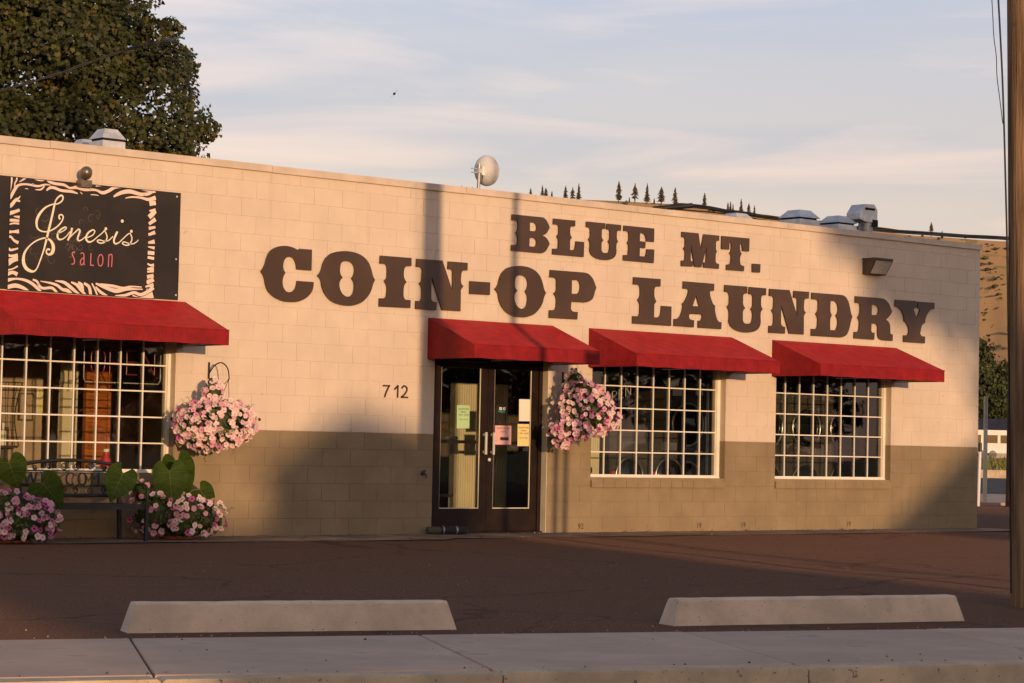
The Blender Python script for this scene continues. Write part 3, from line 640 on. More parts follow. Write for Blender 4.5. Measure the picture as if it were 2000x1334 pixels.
# ------------------------------------------------------------------ raised letters
GLY = {"C":[[[0,328,0],[45,395,1],[83,506,1],[122,570,1],[202,620,1],[317,645,1],[425,637,1],[522,604,0],[529,626,0],[708,628,0],[709,383,0],[499,384,0],[489,445,1],[454,504,1],[395,524,1],[334,496,1],[307,433,1],[313,372,1],[343,333,0],[315,290,1],[303,228,1],[319,161,1],[362,119,1],[416,115,1],[473,143,1],[501,199,1],[507,251,0],[745,251,0],[728,151,1],[659,71,1],[552,17,1],[428,0,1],[303,7,1],[187,48,1],[107,108,1],[72,173,1],[45,267,1]]],"O":[[[0,325,0],[47,380,1],[78,478,1],[119,543,1],[202,604,1],[373,640,1],[537,634,1],[660,594,1],[740,529,1],[787,441,1],[811,372,1],[843,326,0],[814,274,1],[785,188,1],[726,108,1],[633,39,1],[486,0,1],[297,11,1],[193,50,1],[115,121,1],[70,202,1],[51,276,1]],[[366,327,0],[329,370,1],[323,432,1],[342,499,1],[419,525,1],[506,500,1],[539,432,1],[527,368,1],[498,325,0],[535,271,1],[537,195,1],[509,130,1],[440,105,1],[370,133,1],[325,203,1],[323,272,1]]],"I":[[[2,609,0],[474,611,0],[475,513,0],[405,507,0],[370,477,1],[361,406,0],[369,364,1],[406,314,0],[372,272,1],[364,207,0],[366,144,1],[390,106,1],[426,103,0],[475,101,0],[473,6,0],[3,0,0],[3,98,0],[61,100,0],[100,118,1],[112,164,0],[114,235,1],[100,270,1],[70,310,0],[106,348,1],[111,404,0],[109,468,1],[89,505,1],[40,514,0],[0,514,0]]],"N":[[[2,609,0],[399,614,0],[571,243,0],[564,467,0],[559,499,1],[526,513,1],[489,514,0],[491,610,0],[798,612,0],[796,517,0],[740,514,0],[708,494,1],[698,431,0],[700,359,1],[738,316,0],[700,272,1],[699,229,0],[700,8,0],[411,7,0],[239,407,0],[234,288,0],[238,145,0],[252,114,1],[285,101,0],[324,98,0],[319,3,0],[1,0,0],[3,98,0],[52,99,0],[84,119,1],[91,180,0],[89,251,1],[79,279,1],[46,313,0],[82,343,1],[89,408,0],[92,480,1],[73,503,1],[32,512,0],[0,511,0]]],"-":[[[0,158,0],[324,161,0],[324,4,0],[3,0,0]]],"P":[[[2,609,0],[563,612,0],[656,597,1],[733,539,1],[772,472,1],[796,425,0],[770,375,1],[739,290,1],[675,245,1],[591,227,0],[369,225,0],[362,145,0],[377,112,1],[418,100,1],[483,100,0],[476,3,0],[2,0,0],[2,98,0],[61,101,0],[102,118,1],[114,180,0],[111,262,1],[69,311,0],[109,351,1],[112,426,0],[110,488,1],[87,510,1],[41,515,0],[0,515,0]],[[371,503,0],[459,507,0],[501,484,1],[519,423,1],[504,360,1],[468,330,0],[371,328,0]]],"B":[[[0,457,0],[474,457,0],[525,452,1],[571,421,1],[605,375,1],[627,333,0],[601,297,1],[569,255,1],[509,227,0],[571,202,1],[604,170,1],[632,131,0],[606,87,1],[575,41,1],[537,14,1],[486,0,0],[0,1,0],[2,73,0],[56,73,0],[88,85,1],[98,114,0],[98,163,1],[87,205,1],[70,234,0],[92,259,1],[100,293,0],[98,356,1],[83,379,1],[48,386,0],[0,384,0]],[[293,378,0],[347,382,0],[392,366,1],[413,331,1],[407,292,1],[382,271,0],[296,270,0]],[[295,183,0],[352,187,0],[398,170,1],[415,127,1],[400,90,1],[375,73,0],[291,77,0]]],"L":[[[4,608,0],[492,611,0],[489,511,0],[416,508,0],[386,486,1],[378,428,0],[384,370,1],[419,311,0],[382,268,0],[382,101,0],[444,102,0],[488,119,1],[509,165,1],[516,259,0],[699,259,0],[699,1,0],[0,0,0],[0,97,0],[74,99,0],[113,113,1],[125,158,0],[124,247,1],[113,278,1],[84,311,0],[120,355,1],[127,413,0],[121,483,1],[98,507,1],[54,512,0],[2,511,0]]],"A":[[[157,606,0],[740,607,0],[737,511,0],[677,506,0],[659,486,1],[670,434,1],[699,370,1],[728,332,1],[764,308,0],[759,281,1],[768,223,1],[797,145,1],[831,104,1],[892,96,0],[887,1,0],[450,1,0],[452,95,0],[498,101,1],[522,138,1],[519,171,1],[501,181,0],[286,177,0],[273,145,1],[292,107,1],[370,98,0],[367,0,0],[0,2,0],[2,96,0],[65,102,0],[109,137,1],[144,210,1],[160,275,0],[146,307,0],[186,335,1],[239,416,1],[262,489,0],[237,507,1],[191,509,0],[159,509,0]],[[401,432,0],[466,287,0],[338,285,0]]],"U":[[[0,625,0],[437,627,0],[435,533,0],[386,527,0],[359,506,1],[356,444,0],[359,380,1],[400,330,0],[360,289,1],[357,225,0],[360,160,1],[387,126,1],[461,121,1],[521,133,1],[548,189,1],[547,280,1],[512,325,0],[546,364,1],[551,442,0],[545,507,1],[517,525,1],[470,527,0],[477,625,0],[809,625,0],[805,528,0],[750,525,0],[718,507,1],[710,451,0],[714,380,1],[745,331,0],[707,288,1],[710,158,0],[690,92,1],[640,44,1],[566,15,1],[454,0,1],[325,2,1],[205,27,1],[121,78,1],[90,140,0],[91,269,1],[55,328,0],[91,372,1],[94,423,0],[91,494,1],[69,522,1],[37,531,0],[0,531,0]]],"D":[[[0,606,0],[600,608,0],[699,587,1],[771,506,1],[817,376,1],[851,309,0],[820,234,1],[787,128,1],[725,40,1],[613,2,0],[3,0,0],[3,98,0],[69,96,0],[117,119,1],[129,190,0],[128,255,1],[89,310,0],[132,368,1],[135,434,0],[133,490,1],[101,511,1],[2,512,0]],[[388,510,0],[462,513,0],[526,483,1],[552,409,1],[543,352,1],[511,308,0],[545,258,1],[550,183,1],[513,101,0],[390,98,0],[388,250,1],[420,311,0],[389,353,1]]],"R":[[[13,605,0],[530,606,0],[646,593,1],[735,540,1],[780,475,1],[813,429,0],[768,369,1],[681,302,0],[741,271,1],[771,215,1],[776,119,0],[795,100,1],[835,97,0],[831,1,0],[615,1,0],[542,21,1],[512,68,1],[510,183,0],[480,224,1],[429,233,0],[364,231,0],[362,128,0],[381,105,1],[436,103,0],[430,0,0],[0,2,0],[1,94,0],[52,96,0],[94,115,1],[107,182,0],[106,258,1],[69,302,0],[111,354,1],[119,411,0],[115,487,1],[86,507,1],[15,510,0]],[[366,501,0],[459,501,0],[511,470,1],[519,413,1],[484,359,0],[366,356,0]]],"Y":[[[1,607,0],[469,612,0],[463,514,0],[418,499,0],[415,477,1],[481,364,0],[557,490,0],[527,508,1],[497,511,0],[503,607,0],[877,608,0],[872,513,0],[806,506,0],[746,465,1],[687,384,1],[666,300,0],[600,262,1],[571,183,1],[565,134,1],[603,102,0],[673,102,0],[668,0,0],[195,1,0],[197,98,0],[267,101,0],[303,132,1],[302,209,1],[256,275,1],[203,306,0],[187,388,1],[134,462,1],[59,507,1],[0,511,0]]],"E":[[[0,457,0],[545,458,0],[545,279,0],[409,279,0],[397,337,1],[365,370,1],[288,382,0],[287,272,0],[392,271,0],[387,186,0],[289,185,0],[289,76,0],[393,76,0],[413,120,1],[418,176,0],[552,180,0],[547,0,0],[3,1,0],[3,72,0],[82,75,0],[88,93,1],[89,203,1],[64,234,0],[87,264,1],[93,314,0],[88,364,1],[67,383,1],[2,385,0]]],"M":[[[0,458,0],[310,460,0],[361,228,0],[413,456,0],[706,457,0],[704,387,0],[664,383,0],[646,366,1],[647,307,0],[648,266,1],[670,239,0],[647,207,1],[644,148,0],[646,101,1],[671,78,1],[710,75,0],[708,8,0],[418,8,0],[422,77,0],[464,83,0],[475,295,0],[375,7,0],[252,5,0],[173,303,0],[171,104,0],[176,84,1],[217,79,0],[215,6,0],[1,0,0],[1,74,0],[46,76,0],[66,97,1],[69,138,0],[67,202,1],[38,236,0],[65,272,1],[68,324,0],[63,365,1],[46,384,1],[2,388,0]]],"T":[[[0,454,0],[533,458,0],[531,278,0],[405,277,0],[394,355,1],[368,380,1],[352,364,1],[358,275,1],[389,237,0],[360,198,1],[357,126,0],[375,86,1],[439,75,0],[435,2,0],[100,0,0],[104,73,0],[147,78,0],[176,94,1],[184,138,0],[182,204,1],[152,231,0],[181,263,1],[184,369,1],[161,380,1],[147,361,1],[143,278,0],[0,275,0]]],".":[[[0,116,0],[157,119,0],[153,4,0],[3,0,0]]]}
gl_mesh = {}
def letter(ch, x, z, w, h, parent):
    loops = GLY[ch]; W0 = max(p[0] for p in loops[0]); H0 = max(p[1] for p in loops[0])
    key = (ch, round(h, 1))
    if key not in gl_mesh:
        lp = [[(p[0]*w/W0, p[1]*h/H0) for p in smooth_outline(l, 5)] for l in loops]
        gl_mesh[key] = outline_mesh('letter', lp, .019, M['letter'])
    link('letter', gl_mesh[key], (x, -.031, z), parent)
s1 = thing('letter_sign', (-7, -.03, 3.54), 'upper row of dark western letters reading BLUE MT.', 'sign')
for ch, x, z, w, h in (('B',-9.28,3.535,.632,.457),('L',-8.592,3.536,.53,.458),('U',-8.024,3.5245,.607,.475),('E',-7.365,3.54,.552,.458),('M',-6.309,3.535,.71,.46),('T',-5.551,3.539,.533,.458),('.',-4.95,3.539,.157,.119)):
    letter(ch, x, z, w, h, s1)
s2 = thing('letter_sign', (-7, -.03, 2.73), 'lower row of larger dark western letters reading COIN-OP LAUNDRY', 'sign')
for ch, x, z, w, h in (('C',-13.042,2.708,.745,.645),('O',-12.246,2.711,.843,.64),('I',-11.334,2.726,.475,.611),('N',-10.781,2.726,.798,.612),('-',-9.941,2.956,.324,.161),('O',-9.537,2.712,.847,.64),('P',-8.629,2.727,.796,.612),('L',-7.178,2.727,.699,.611),('A',-6.423,2.729,.892,.607),('U',-5.479,2.709,.809,.627),('N',-4.602,2.725,.799,.610),('D',-3.743,2.724,.851,.607),('R',-2.844,2.726,.835,.606),('Y',-1.962,2.723,.877,.611)):
    letter(ch, x, z, w, h, s2)

# ------------------------------------------------------------------ salon sign
SG = {"w":[[[0.672,0.988,2.6],[0.677,1.022,2.8],[0.704,1.063,3],[0.74,1.089,3.4],[0.766,1.079,3.2],[0.761,1.04,2.8],[0.724,1.006,2.4],[0.681,0.989,2.2]],[[0.669,0.993,3.6],[0.653,0.915,4],[0.631,0.814,4.2],[0.61,0.724,4.4],[0.588,0.629,4.4],[0.559,0.509,3.2],[0.527,0.411,2.6],[0.483,0.296,2.4],[0.448,0.255,3],[0.406,0.252,5],[0.352,0.277,6.5],[0.319,0.328,6.5],[0.314,0.391,5.5],[0.332,0.456,4],[0.386,0.524,2.6],[0.455,0.577,2.4],[0.532,0.61,2.8],[0.586,0.616,3],[0.635,0.59,5],[0.666,0.538,6.5],[0.66,0.473,6.5],[0.622,0.444,4],[0.589,0.456,3],[0.588,0.49,3],[0.614,0.501,3.4],[0.625,0.489,3.4]],[[0.666,0.994,2],[0.573,0.954,3],[0.504,0.889,4.4],[0.465,0.82,5],[0.457,0.762,4.4],[0.474,0.711,3.2],[0.524,0.687,2.6],[0.601,0.691,2.4],[0.691,0.738,2.6],[0.754,0.802,2.6],[0.777,0.856,2.6],[0.758,0.882,2.6],[0.729,0.874,2.8],[0.728,0.844,3.4],[0.743,0.836,3.8]],[[0.718,0.677,2],[0.783,0.71,2],[0.82,0.743,2.4],[0.795,0.75,2.8],[0.737,0.708,3.4],[0.713,0.654,4],[0.731,0.617,3.4],[0.775,0.621,2.4],[0.823,0.657,2],[0.865,0.71,2]],[[0.889,0.751,4],[0.87,0.672,4],[0.839,0.611,3.2]],[[0.846,0.626,1.6],[0.886,0.667,2],[0.928,0.707,2.4],[0.968,0.741,3],[0.985,0.721,3.4],[0.964,0.656,3.6],[0.962,0.626,3.2],[0.988,0.619,2.4],[1.025,0.641,2],[1.068,0.678,2]],[[1.078,0.658,2],[1.144,0.691,2],[1.17,0.735,2.4],[1.139,0.746,2.8],[1.083,0.705,3.6],[1.064,0.647,4],[1.096,0.613,3.4],[1.146,0.628,2.2],[1.202,0.674,2],[1.263,0.723,2],[1.298,0.762,2.6]],[[1.302,0.768,5.5],[1.311,0.777,5.5]],[[1.295,0.748,2.2],[1.321,0.699,2.6],[1.32,0.66,2.6],[1.293,0.624,2.4],[1.242,0.61,2.4],[1.203,0.629,2.4],[1.228,0.645,2.2],[1.299,0.635,2],[1.35,0.651,2],[1.399,0.697,2]],[[1.452,0.753,4.2],[1.419,0.684,4],[1.411,0.641,3.6],[1.431,0.617,3],[1.473,0.632,2.2],[1.523,0.677,2],[1.573,0.723,2],[1.605,0.746,2]],[[1.506,0.872,6],[1.513,0.872,6]],[[1.625,0.764,5.5],[1.632,0.773,5.5]],[[1.611,0.749,2.2],[1.636,0.703,2.6],[1.634,0.666,2.6],[1.606,0.621,2.6],[1.561,0.61,2.4],[1.518,0.628,2.4],[1.543,0.646,2],[1.605,0.632,2],[1.654,0.633,2],[1.693,0.653,2],[1.721,0.681,1.6]]],"p":[[[0.932,0.487,1.8],[0.908,0.489,1.9],[0.9,0.463,1.9],[0.926,0.416,1.9],[0.928,0.374,1.9],[0.908,0.359,1.8],[0.893,0.361,1.8]],[[1.002,0.479,1.8],[1.022,0.489,1.8],[1.043,0.473,1.9],[1.047,0.401,1.9],[1.049,0.368,1.9],[1.061,0.364,1.5]],[[1.044,0.44,1.7],[1.01,0.415,1.8],[1.003,0.376,1.8],[1.021,0.36,1.8],[1.046,0.384,1.7]],[[1.131,0.493,1.9],[1.128,0.362,1.9]],[[1.126,0.362,1.9],[1.17,0.363,1.9]],[[1.249,0.489,1.8],[1.224,0.457,1.8],[1.22,0.413,1.8],[1.23,0.374,1.8],[1.251,0.361,1.8],[1.274,0.383,1.8],[1.281,0.428,1.8],[1.273,0.472,1.8],[1.249,0.489,1.8]],[[1.353,0.494,1.9],[1.35,0.357,1.9]],[[1.352,0.477,1.5],[1.374,0.497,1.9],[1.394,0.48,1.9],[1.391,0.359,1.9]]],"z":[[[0.132,1.009,6],[0.158,1.055,6],[0.198,1.124,5.5],[0.233,1.157,4.4],[0.3,1.173,3.6],[0.373,1.172,3.6],[0.465,1.166,3.8],[0.545,1.19,3],[0.613,1.19,1.5]],[[0.568,1.25,4],[0.599,1.225,5],[0.668,1.211,5],[0.774,1.207,5],[0.85,1.18,4],[0.931,1.193,6],[1.026,1.179,6],[1.166,1.185,4],[1.25,1.162,6],[1.326,1.188,6],[1.402,1.234,6],[1.492,1.247,4],[1.608,1.247,1.5]],[[0.565,1.128,2.5],[0.608,1.162,5],[0.663,1.164,5],[0.745,1.144,5],[0.87,1.143,5],[0.946,1.127,2]],[[1.392,1.131,3],[1.443,1.161,6],[1.506,1.189,7],[1.603,1.206,7.5],[1.735,1.186,6.5],[1.833,1.2,6],[1.878,1.224,5],[1.926,1.239,6]],[[1.541,1.127,1.5],[1.625,1.147,3],[1.736,1.149,4],[1.835,1.137,6],[1.928,1.165,8]],[[1.733,1.245,3],[1.818,1.237,4.5],[1.878,1.229,4]],[[0.401,1.246,2],[0.463,1.235,4],[0.519,1.234,3],[0.543,1.248,1.5]],[[0.14,1.245,4.6],[0.145,1.201,4.6],[0.137,1.13,3.4],[0.132,1.069,1.5]],[[0.203,1.249,3],[0.207,1.212,3],[0.187,1.172,2.6],[0.181,1.106,2.4],[0.146,1.038,3.4],[0.133,0.999,3]],[[0.322,1.252,4.5],[0.28,1.219,3],[0.238,1.193,1.5]],[[0.605,1.245,1.5],[0.71,1.246,2.4],[0.867,1.251,1.2]],[[1.165,1.227,2],[1.228,1.24,2.5],[1.272,1.25,2]],[[0.129,0.917,5],[0.156,0.941,6.5],[0.202,0.996,5.5],[0.232,1.015,3.5],[0.255,1.044,1.2]],[[0.202,0.993,3],[0.254,0.987,3.4]],[[0.307,1.128,1],[0.344,1.126,1.6]],[[0.43,1.126,1.2],[0.497,1.133,3],[0.539,1.173,2.5]],[[1.104,1.127,1],[1.149,1.132,2],[1.206,1.127,1]],[[0.977,1.147,1.5],[1.003,1.127,1.8]],[[0.126,0.848,7.5],[0.188,0.867,6],[0.251,0.894,5]],[[0.184,0.82,1.5],[0.253,0.817,5.5]],[[0.127,0.775,4.6],[0.185,0.779,5],[0.251,0.777,4.4]],[[0.127,0.729,2],[0.186,0.747,3],[0.251,0.746,3.4]],[[0.127,0.65,6.5],[0.177,0.656,4],[0.251,0.665,7.5]],[[0.125,0.603,5],[0.161,0.598,4],[0.199,0.563,4.5],[0.248,0.544,6]],[[0.129,0.476,5],[0.166,0.461,4.2],[0.247,0.485,2.6]],[[0.125,0.405,6],[0.168,0.397,4.5],[0.246,0.406,8]],[[0.126,0.324,13],[0.187,0.355,8.5],[0.247,0.373,7]],[[0.128,0.245,3],[0.19,0.263,2.4],[0.249,0.295,3]],[[0.128,0.204,7],[0.192,0.225,6],[0.247,0.206,7.5]],[[0.128,0.139,7],[0.224,0.159,3.6],[0.315,0.156,4.4],[0.395,0.134,5.5],[0.458,0.099,6],[0.533,0.038,5]],[[0.128,0.063,7],[0.227,0.088,7.5],[0.318,0.069,6],[0.386,0.04,3]],[[0.431,0.163,3],[0.481,0.147,4.4],[0.519,0.095,5],[0.563,0.078,4.6],[0.655,0.089,5],[0.699,0.067,5],[0.732,0.033,4.4]],[[0.524,0.152,1.5],[0.654,0.138,4],[0.729,0.118,5],[0.792,0.08,5.5],[0.855,0.07,6.5],[0.906,0.035,5]],[[0.702,0.166,1.5],[0.808,0.156,5.5],[0.891,0.108,6.5],[1.001,0.034,4]],[[0.896,0.164,3],[0.966,0.138,5.5],[1.018,0.088,6],[1.083,0.031,3.5]],[[0.981,0.166,4.5],[1.026,0.139,6.5],[1.043,0.073,5]],[[1.053,0.162,4.5],[1.118,0.125,6],[1.14,0.04,6]],[[1.151,0.166,2.6],[1.195,0.098,3.4],[1.226,0.033,3.4]],[[1.199,0.168,3],[1.283,0.143,6],[1.38,0.115,7],[1.464,0.103,8],[1.573,0.129,7],[1.683,0.135,3.4],[1.794,0.139,2]],[[1.256,0.166,2.4],[1.411,0.153,5],[1.54,0.141,3.4],[1.637,0.16,3.2],[1.78,0.163,2]],[[1.2,0.132,3],[1.259,0.08,5.5],[1.35,0.035,4.4]],[[1.446,0.043,3.6],[1.575,0.062,5],[1.684,0.096,5.5],[1.77,0.078,6],[1.867,0.121,7],[1.928,0.17,8]],[[1.726,0.033,2],[1.823,0.05,6],[1.928,0.084,12]],[[1.666,0.064,3],[1.752,0.041,2]],[[1.849,1.093,9],[1.931,1.108,8]],[[1.852,1.011,3],[1.931,1.029,6]],[[1.848,0.94,9],[1.892,0.98,9],[1.931,1.017,7]],[[1.85,0.866,6],[1.932,0.926,8]],[[1.849,0.817,6],[1.933,0.837,4.4]],[[1.847,0.746,5],[1.932,0.78,7]],[[1.847,0.658,4],[1.929,0.676,8]],[[1.845,0.613,2],[1.931,0.605,6]],[[1.845,0.548,7],[1.93,0.547,7]],[[1.845,0.497,5],[1.928,0.488,5.5]],[[1.844,0.426,3],[1.884,0.411,4],[1.928,0.418,5.5]],[[1.843,0.366,4],[1.928,0.378,7]],[[1.844,0.335,3.4],[1.928,0.35,5]],[[1.844,0.278,7],[1.927,0.299,7]],[[1.843,0.21,6],[1.929,0.258,8]],[[1.842,0.238,2],[1.883,0.252,2]],[[1.826,0.169,3],[1.929,0.198,7]]]}
ss = thing('salon_sign', (-15.8, -.02, 2.64), 'black salon sign with zebra striped border and white script lettering', 'sign')
b = MB(); b.box(-17.9, -.018, 2.645, -14.14, -.001, 3.845); b.build('backing_panel', M['signblack'], ss)
b = MB(); b.box(-16.265, -.0265, 2.64, -14.452, -.0185, 3.838); b.build('printed_panel', M['signblack'], ss)
def strokes(key, name, mt, y, clip=None):
    b = MB()
    for i, l in enumerate(SG[key]):
        if key == 'w' and len(l) == 2 and abs(l[0][0]-l[1][0])+abs(l[0][1]-l[1][1]) < .025:
            cx, cz, rr = (l[0][0]+l[1][0])/2-16.4, (l[0][1]+l[1][1])/2+2.6, l[0][2]/330.
            b.add([(cx+rr*cos(2*pi*k/14), y-.001, cz+rr*sin(2*pi*k/14)) for k in range(14)], [tuple(range(14))]); continue
        ribbon(b, [(p[0]-16.4, p[1]+2.6, p[2]) for p in l], y-.00004*i)
    if clip: b.v = [(min(max(v[0], clip[0]), clip[1]), v[1], min(max(v[2], clip[2]), clip[3])) for v in b.v]
    b.build(name, mt, ss, fixn=False)
strokes('z', 'zebra_border', M['zebra'], -.0275, (-16.262, -14.455, 2.645, 3.835))
strokes('w', 'script_lettering', M['cream'], -.0285)
strokes('p', 'small_lettering', M['pink'], -.0285)
b = MB(); RD = random.Random(5)
for i in range(34):      # faint damask scrolls printed behind the script
    cx, cz = -15.62+RD.gauss(0, .24), 3.20+RD.gauss(0, .15); r0 = RD.uniform(.03, .07); a0 = RD.uniform(0, 6.28); sgn = RD.choice((-1, 1))
    pts = [(cx+r0*(1-t*.75)*cos(a0+sgn*5.2*t), cz+r0*(1-t*.75)*sin(a0+sgn*5.2*t), 1.4*(1-t)+.3) for t in [k/8 for k in range(9)]]
    ribbon(b, pts, -.0268-.00001*i, sub=2)
b.build('damask_print', mat('sign_damask_print', (.085,.060,.042), .45), ss, fixn=False)
for x, z in ((-14.19,3.80),(-14.17,2.70),(-14.18,3.10),(-16.0,3.78),(-15.3,3.79),(-14.62,3.78),(-15.9,2.72),(-15.2,2.72),(-14.55,2.74)):
    b = MB(); b.lathe((x,-.0265 if x < -14.452 else -.018,z), [(.012,0),(.012,.004),(.006,.008)], 10, axis=(0,-1,0)); b.build('bolt', M['galv'], ss)

# ------------------------------------------------------------------ lamps and small wall fittings
t = thing('sign_spotlight', (-15.42, -.12, 3.84), 'round grey spotlight on a small box at the top edge of the salon sign', 'lamp')
b = MB(); b.box(-15.47,-.13,3.80,-15.34,-.03,3.872); b.build('mounting_box', M['spotl'], t)
b = MB(); b.tube([(-15.40,-.08,3.872),(-15.41,-.11,3.89),(-15.425,-.13,3.91)], .014, 8); b.build('swivel', M['spotl'], t)
b = MB(); dv = Vector((.05, .25, -.95)); dv = Vector((.25, .85, -.35)).normalized()
b.lathe(Vector((-15.44,-.17,3.945))-dv*.07, [(.004,0),(.035,.006),(.058,.03),(.068,.065),(.070,.10),(.064,.104)], 18, axis=dv); b.build('lamp_head', M['spotl'], t)

t = thing('wall_lamp', (-2.43, -.12, 3.64), 'bronze wall pack lamp with glass front below the parapet near the corner', 'lamp')
X0, X1 = -2.66, -2.28
b = MB(); b.add([(X0,-.001,3.885),(X1,-.001,3.885),(X1,-.001,3.655),(X0,-.001,3.655),(X0,-.24,3.865),(X1,-.24,3.865),(X1,-.24,3.845),(X0,-.24,3.845),(X0+.01,-.12,3.655),(X1-.01,-.12,3.655)],
  [(0,1,5,4),(4,5,6,7),(3,8,9,2),(0,4,7,8,3),(1,2,9,6,5),(0,3,2,1)])
b.build('housing', M['lampbrz'], t)
b = MB(); b.add([(X0+.02,-.238,3.842),(X1-.02,-.238,3.842),(X1-.025,-.13,3.668),(X0+.025,-.13,3.668),(X0+.02,-.228,3.838),(X1-.02,-.228,3.838),(X1-.025,-.12,3.664),(X0+.025,-.12,3.664)], [(0,3,2,1),(4,5,6,7),(0,1,5,4),(1,2,6,5),(2,3,7,6),(3,0,4,7)])
for v in range(len(b.v)): b.v[v] = (b.v[v][0], b.v[v][1]-.006, b.v[v][2])
b.build('lens', M['lens'], t)
b = MB(); b.box(X0-.008,-.246,3.866,X1+.008,.0,3.886); b.build('lid', M['lampbrz'], t)

t = thing('house_number', (-11.07, -.012, 1.65), 'dark house number reading 712 on the tan wall left of the doors', 'number')
def digit(strk, x):
    b = MB()
    for st in strk: ribbon(b, st, -.011, wk=1.0, sub=6)
    me = MB()
    fr = [(v[0], -.012, v[2]) for v in b.v]; bk = [(v[0], -.0005, v[2]) for v in b.v]; nv = len(fr)
    fs = [tuple(f) for f in b.f]+[tuple(i+nv for i in reversed(f)) for f in b.f]
    for f in b.f: fs += [(f[0], f[0]+nv, f[1]+nv, f[1]), (f[3], f[2], f[2]+nv, f[3]+nv)]
    me.add(fr+bk, fs); me.build('digit', M['letter'], t)
wd_ = .019
digit([[(-11.232,1.785,wd_),(-11.130,1.785,wd_)],[(-11.134,1.792,wd_),(-11.178,1.715,wd_),(-11.205,1.648,wd_)]], 0)
digit([[(-11.058,1.745,wd_),(-11.005,1.792,wd_)],[(-11.008,1.798,wd_),(-11.008,1.648,wd_)]], 0)
digit([[(-10.948,1.762,wd_),(-10.915,1.792,wd_),(-10.872,1.770,wd_),(-10.872,1.735,wd_),(-10.905,1.690,wd_),(-10.955,1.652,wd_)],[(-10.955,1.655,wd_),(-10.85,1.655,wd_)]], 0)

for (x, s, z) in ((-8.0, '92', .055), (-5.87, '19', .055), (-5.02, '19', .055), (-2.88, '19', .055)):
    me = text_mesh('painted_number', s, .10, .0006, M['ink'], 'CENTER'); link('painted_number', me, (x, -.0025, z), BLD, label='small black painted number at the foot of the wall')
b = MB(); RC = random.Random(17)
for i in range(70):
    x = RC.choice((RC.uniform(-8.4,-.1), RC.uniform(-14,-10.6), RC.uniform(-8.4,-4))); z = abs(RC.gauss(0,.022))+.014; r = RC.uniform(.005,.02)
    b.add([(x+r*RC.uniform(.6,2.2)*cos(a), -.0026, z+r*RC.uniform(.4,.9)*sin(a)) for a in (0,1.1,2.2,3.3,4.4,5.4)], [tuple(range(6))])
b.build('paint_chips', M['apron'], BLD, fixn=False, kind='stuff')
t = thing('wall_tap', (-10.6, -.05, .72), 'small dark garden tap on the grey wall left of the doors', 'tap')
b = MB(); b.tube([(-10.6,0,.74),(-10.6,-.05,.74),(-10.6,-.075,.725),(-10.6,-.08,.69)], .011, 8); b.build('spout', M['machine'], t)
b = MB(); b.lathe((-10.6,-.045,.752), [(.006,0),(.006,.02),(.026,.022),(.026,.03)], 10); b.build('handle', M['machine'], t)
b = MB(); b.lathe((-10.6,-.001,.74), [(.03,0),(.03,.006)], 12, axis=(0,-1,0)); b.build('flange', M['machine'], t)

# rolled bundle on the ground by the doors
t = thing('rolled_bundle', (-10.35, -.17, .012), 'dark rolled bundle with pale bands lying at the left foot of the doors', 'bundle')
def roll(A, B, r, mt, bands, endm):
    A, B = Vector(A), Vector(B); d = (B-A); ln = d.length
    b = MB(); b.lathe(A, [(r*.85,0),(r,.01),(r*1.03,ln*.4),(r,ln-.01),(r*.85,ln)], 14, axis=d); b.build('roll', mt, t)
    for f in bands:
        b = MB(); b.lathe(A+d*f, [(r*1.04,-.011),(r*1.09,-.008),(r*1.09,.008),(r*1.04,.011)], 14, axis=d, capb=False, capt=False); b.build('band', M['galv2'], t)
    b = MB(); b.lathe(B, [(r*.8,0),(r*.8,.006),(r*.3,.008)], 14, axis=d); b.build('end_cap', endm, t)
roll((-10.62,-.14,.062), (-10.46,-.19,.062), .045, mat('olive_cloth', (.10,.085,.05), .9), (), mat('olive_end', (.12,.10,.06), .9))
roll((-10.44,-.16,.064), (-10.10,-.25,.064), .048, mat('charcoal_cloth', (.028,.026,.028), .9), (.12,.62), mat('rust_end', (.20,.06,.03), .8))

# ------------------------------------------------------------------ notices on the doors
def notice(x0, x1, z0, z1, mt, lines, label, ytop=None, name='paper_notice'):
    t = thing(name, ((x0+x1)/2, .130, z0), label, 'notice', 'paper notices taped to the doors')
    b = MB(); b.add([(x0+.004,.1296,z0),(x1,.1290,z0+.003),(x1-.002,.1294,z1),(x0,.1288,z1-.002),(x0+.004,.1302,z0),(x1,.1300,z0+.003),(x1-.002,.1303,z1),(x0,.1302,z1-.002)], [(0,1,2,3),(7,6,5,4),(0,4,5,1),(1,5,6,2),(2,6,7,3),(3,7,4,0)])
    b.build('sheet', mt, t)
    for s, sz, dz in lines:
        me = text_mesh('printed_line', s, sz, .0004, M['ink']); link('printed_line', me, ((x0+x1)/2, .1284, z1-dz), t)
hours = [('Laundry Mat', .034, .055), ('Hours', .034, .092), ('7 AM - 10 PM', .030, .130), ('7 Days A Week', .022, .182)]
notice(-9.975, -9.772, 1.30, 1.587, M['pgreen'], hours, 'green paper notice with opening hours on the left door glass')
notice(-8.969, -8.785, 1.41, 1.69, M['pwhite'], [], 'blank white paper sheet on the right door glass')
notice(-8.986, -8.790, 1.096, 1.377, M['pyel'], hours, 'yellow paper notice with opening hours on the right door glass')
notice(-9.357, -9.087, 1.11, 1.351, M['ppink'], [('PLEASE USE THIS', .028, .045), ('DOOR', .030, .088)], 'pink paper notice beside the right door handle')
b = MB(); b.box(-9.27,.1292,1.165,-9.13,.1296-.0008,1.205); o_ = b.build('printed_block', M['ink'], bpy.data.objects['paper_notice.003'])
t = thing('door_sticker', (-9.25, .139, 1.51), 'small teal and white sticker on the right door glass', 'sticker')
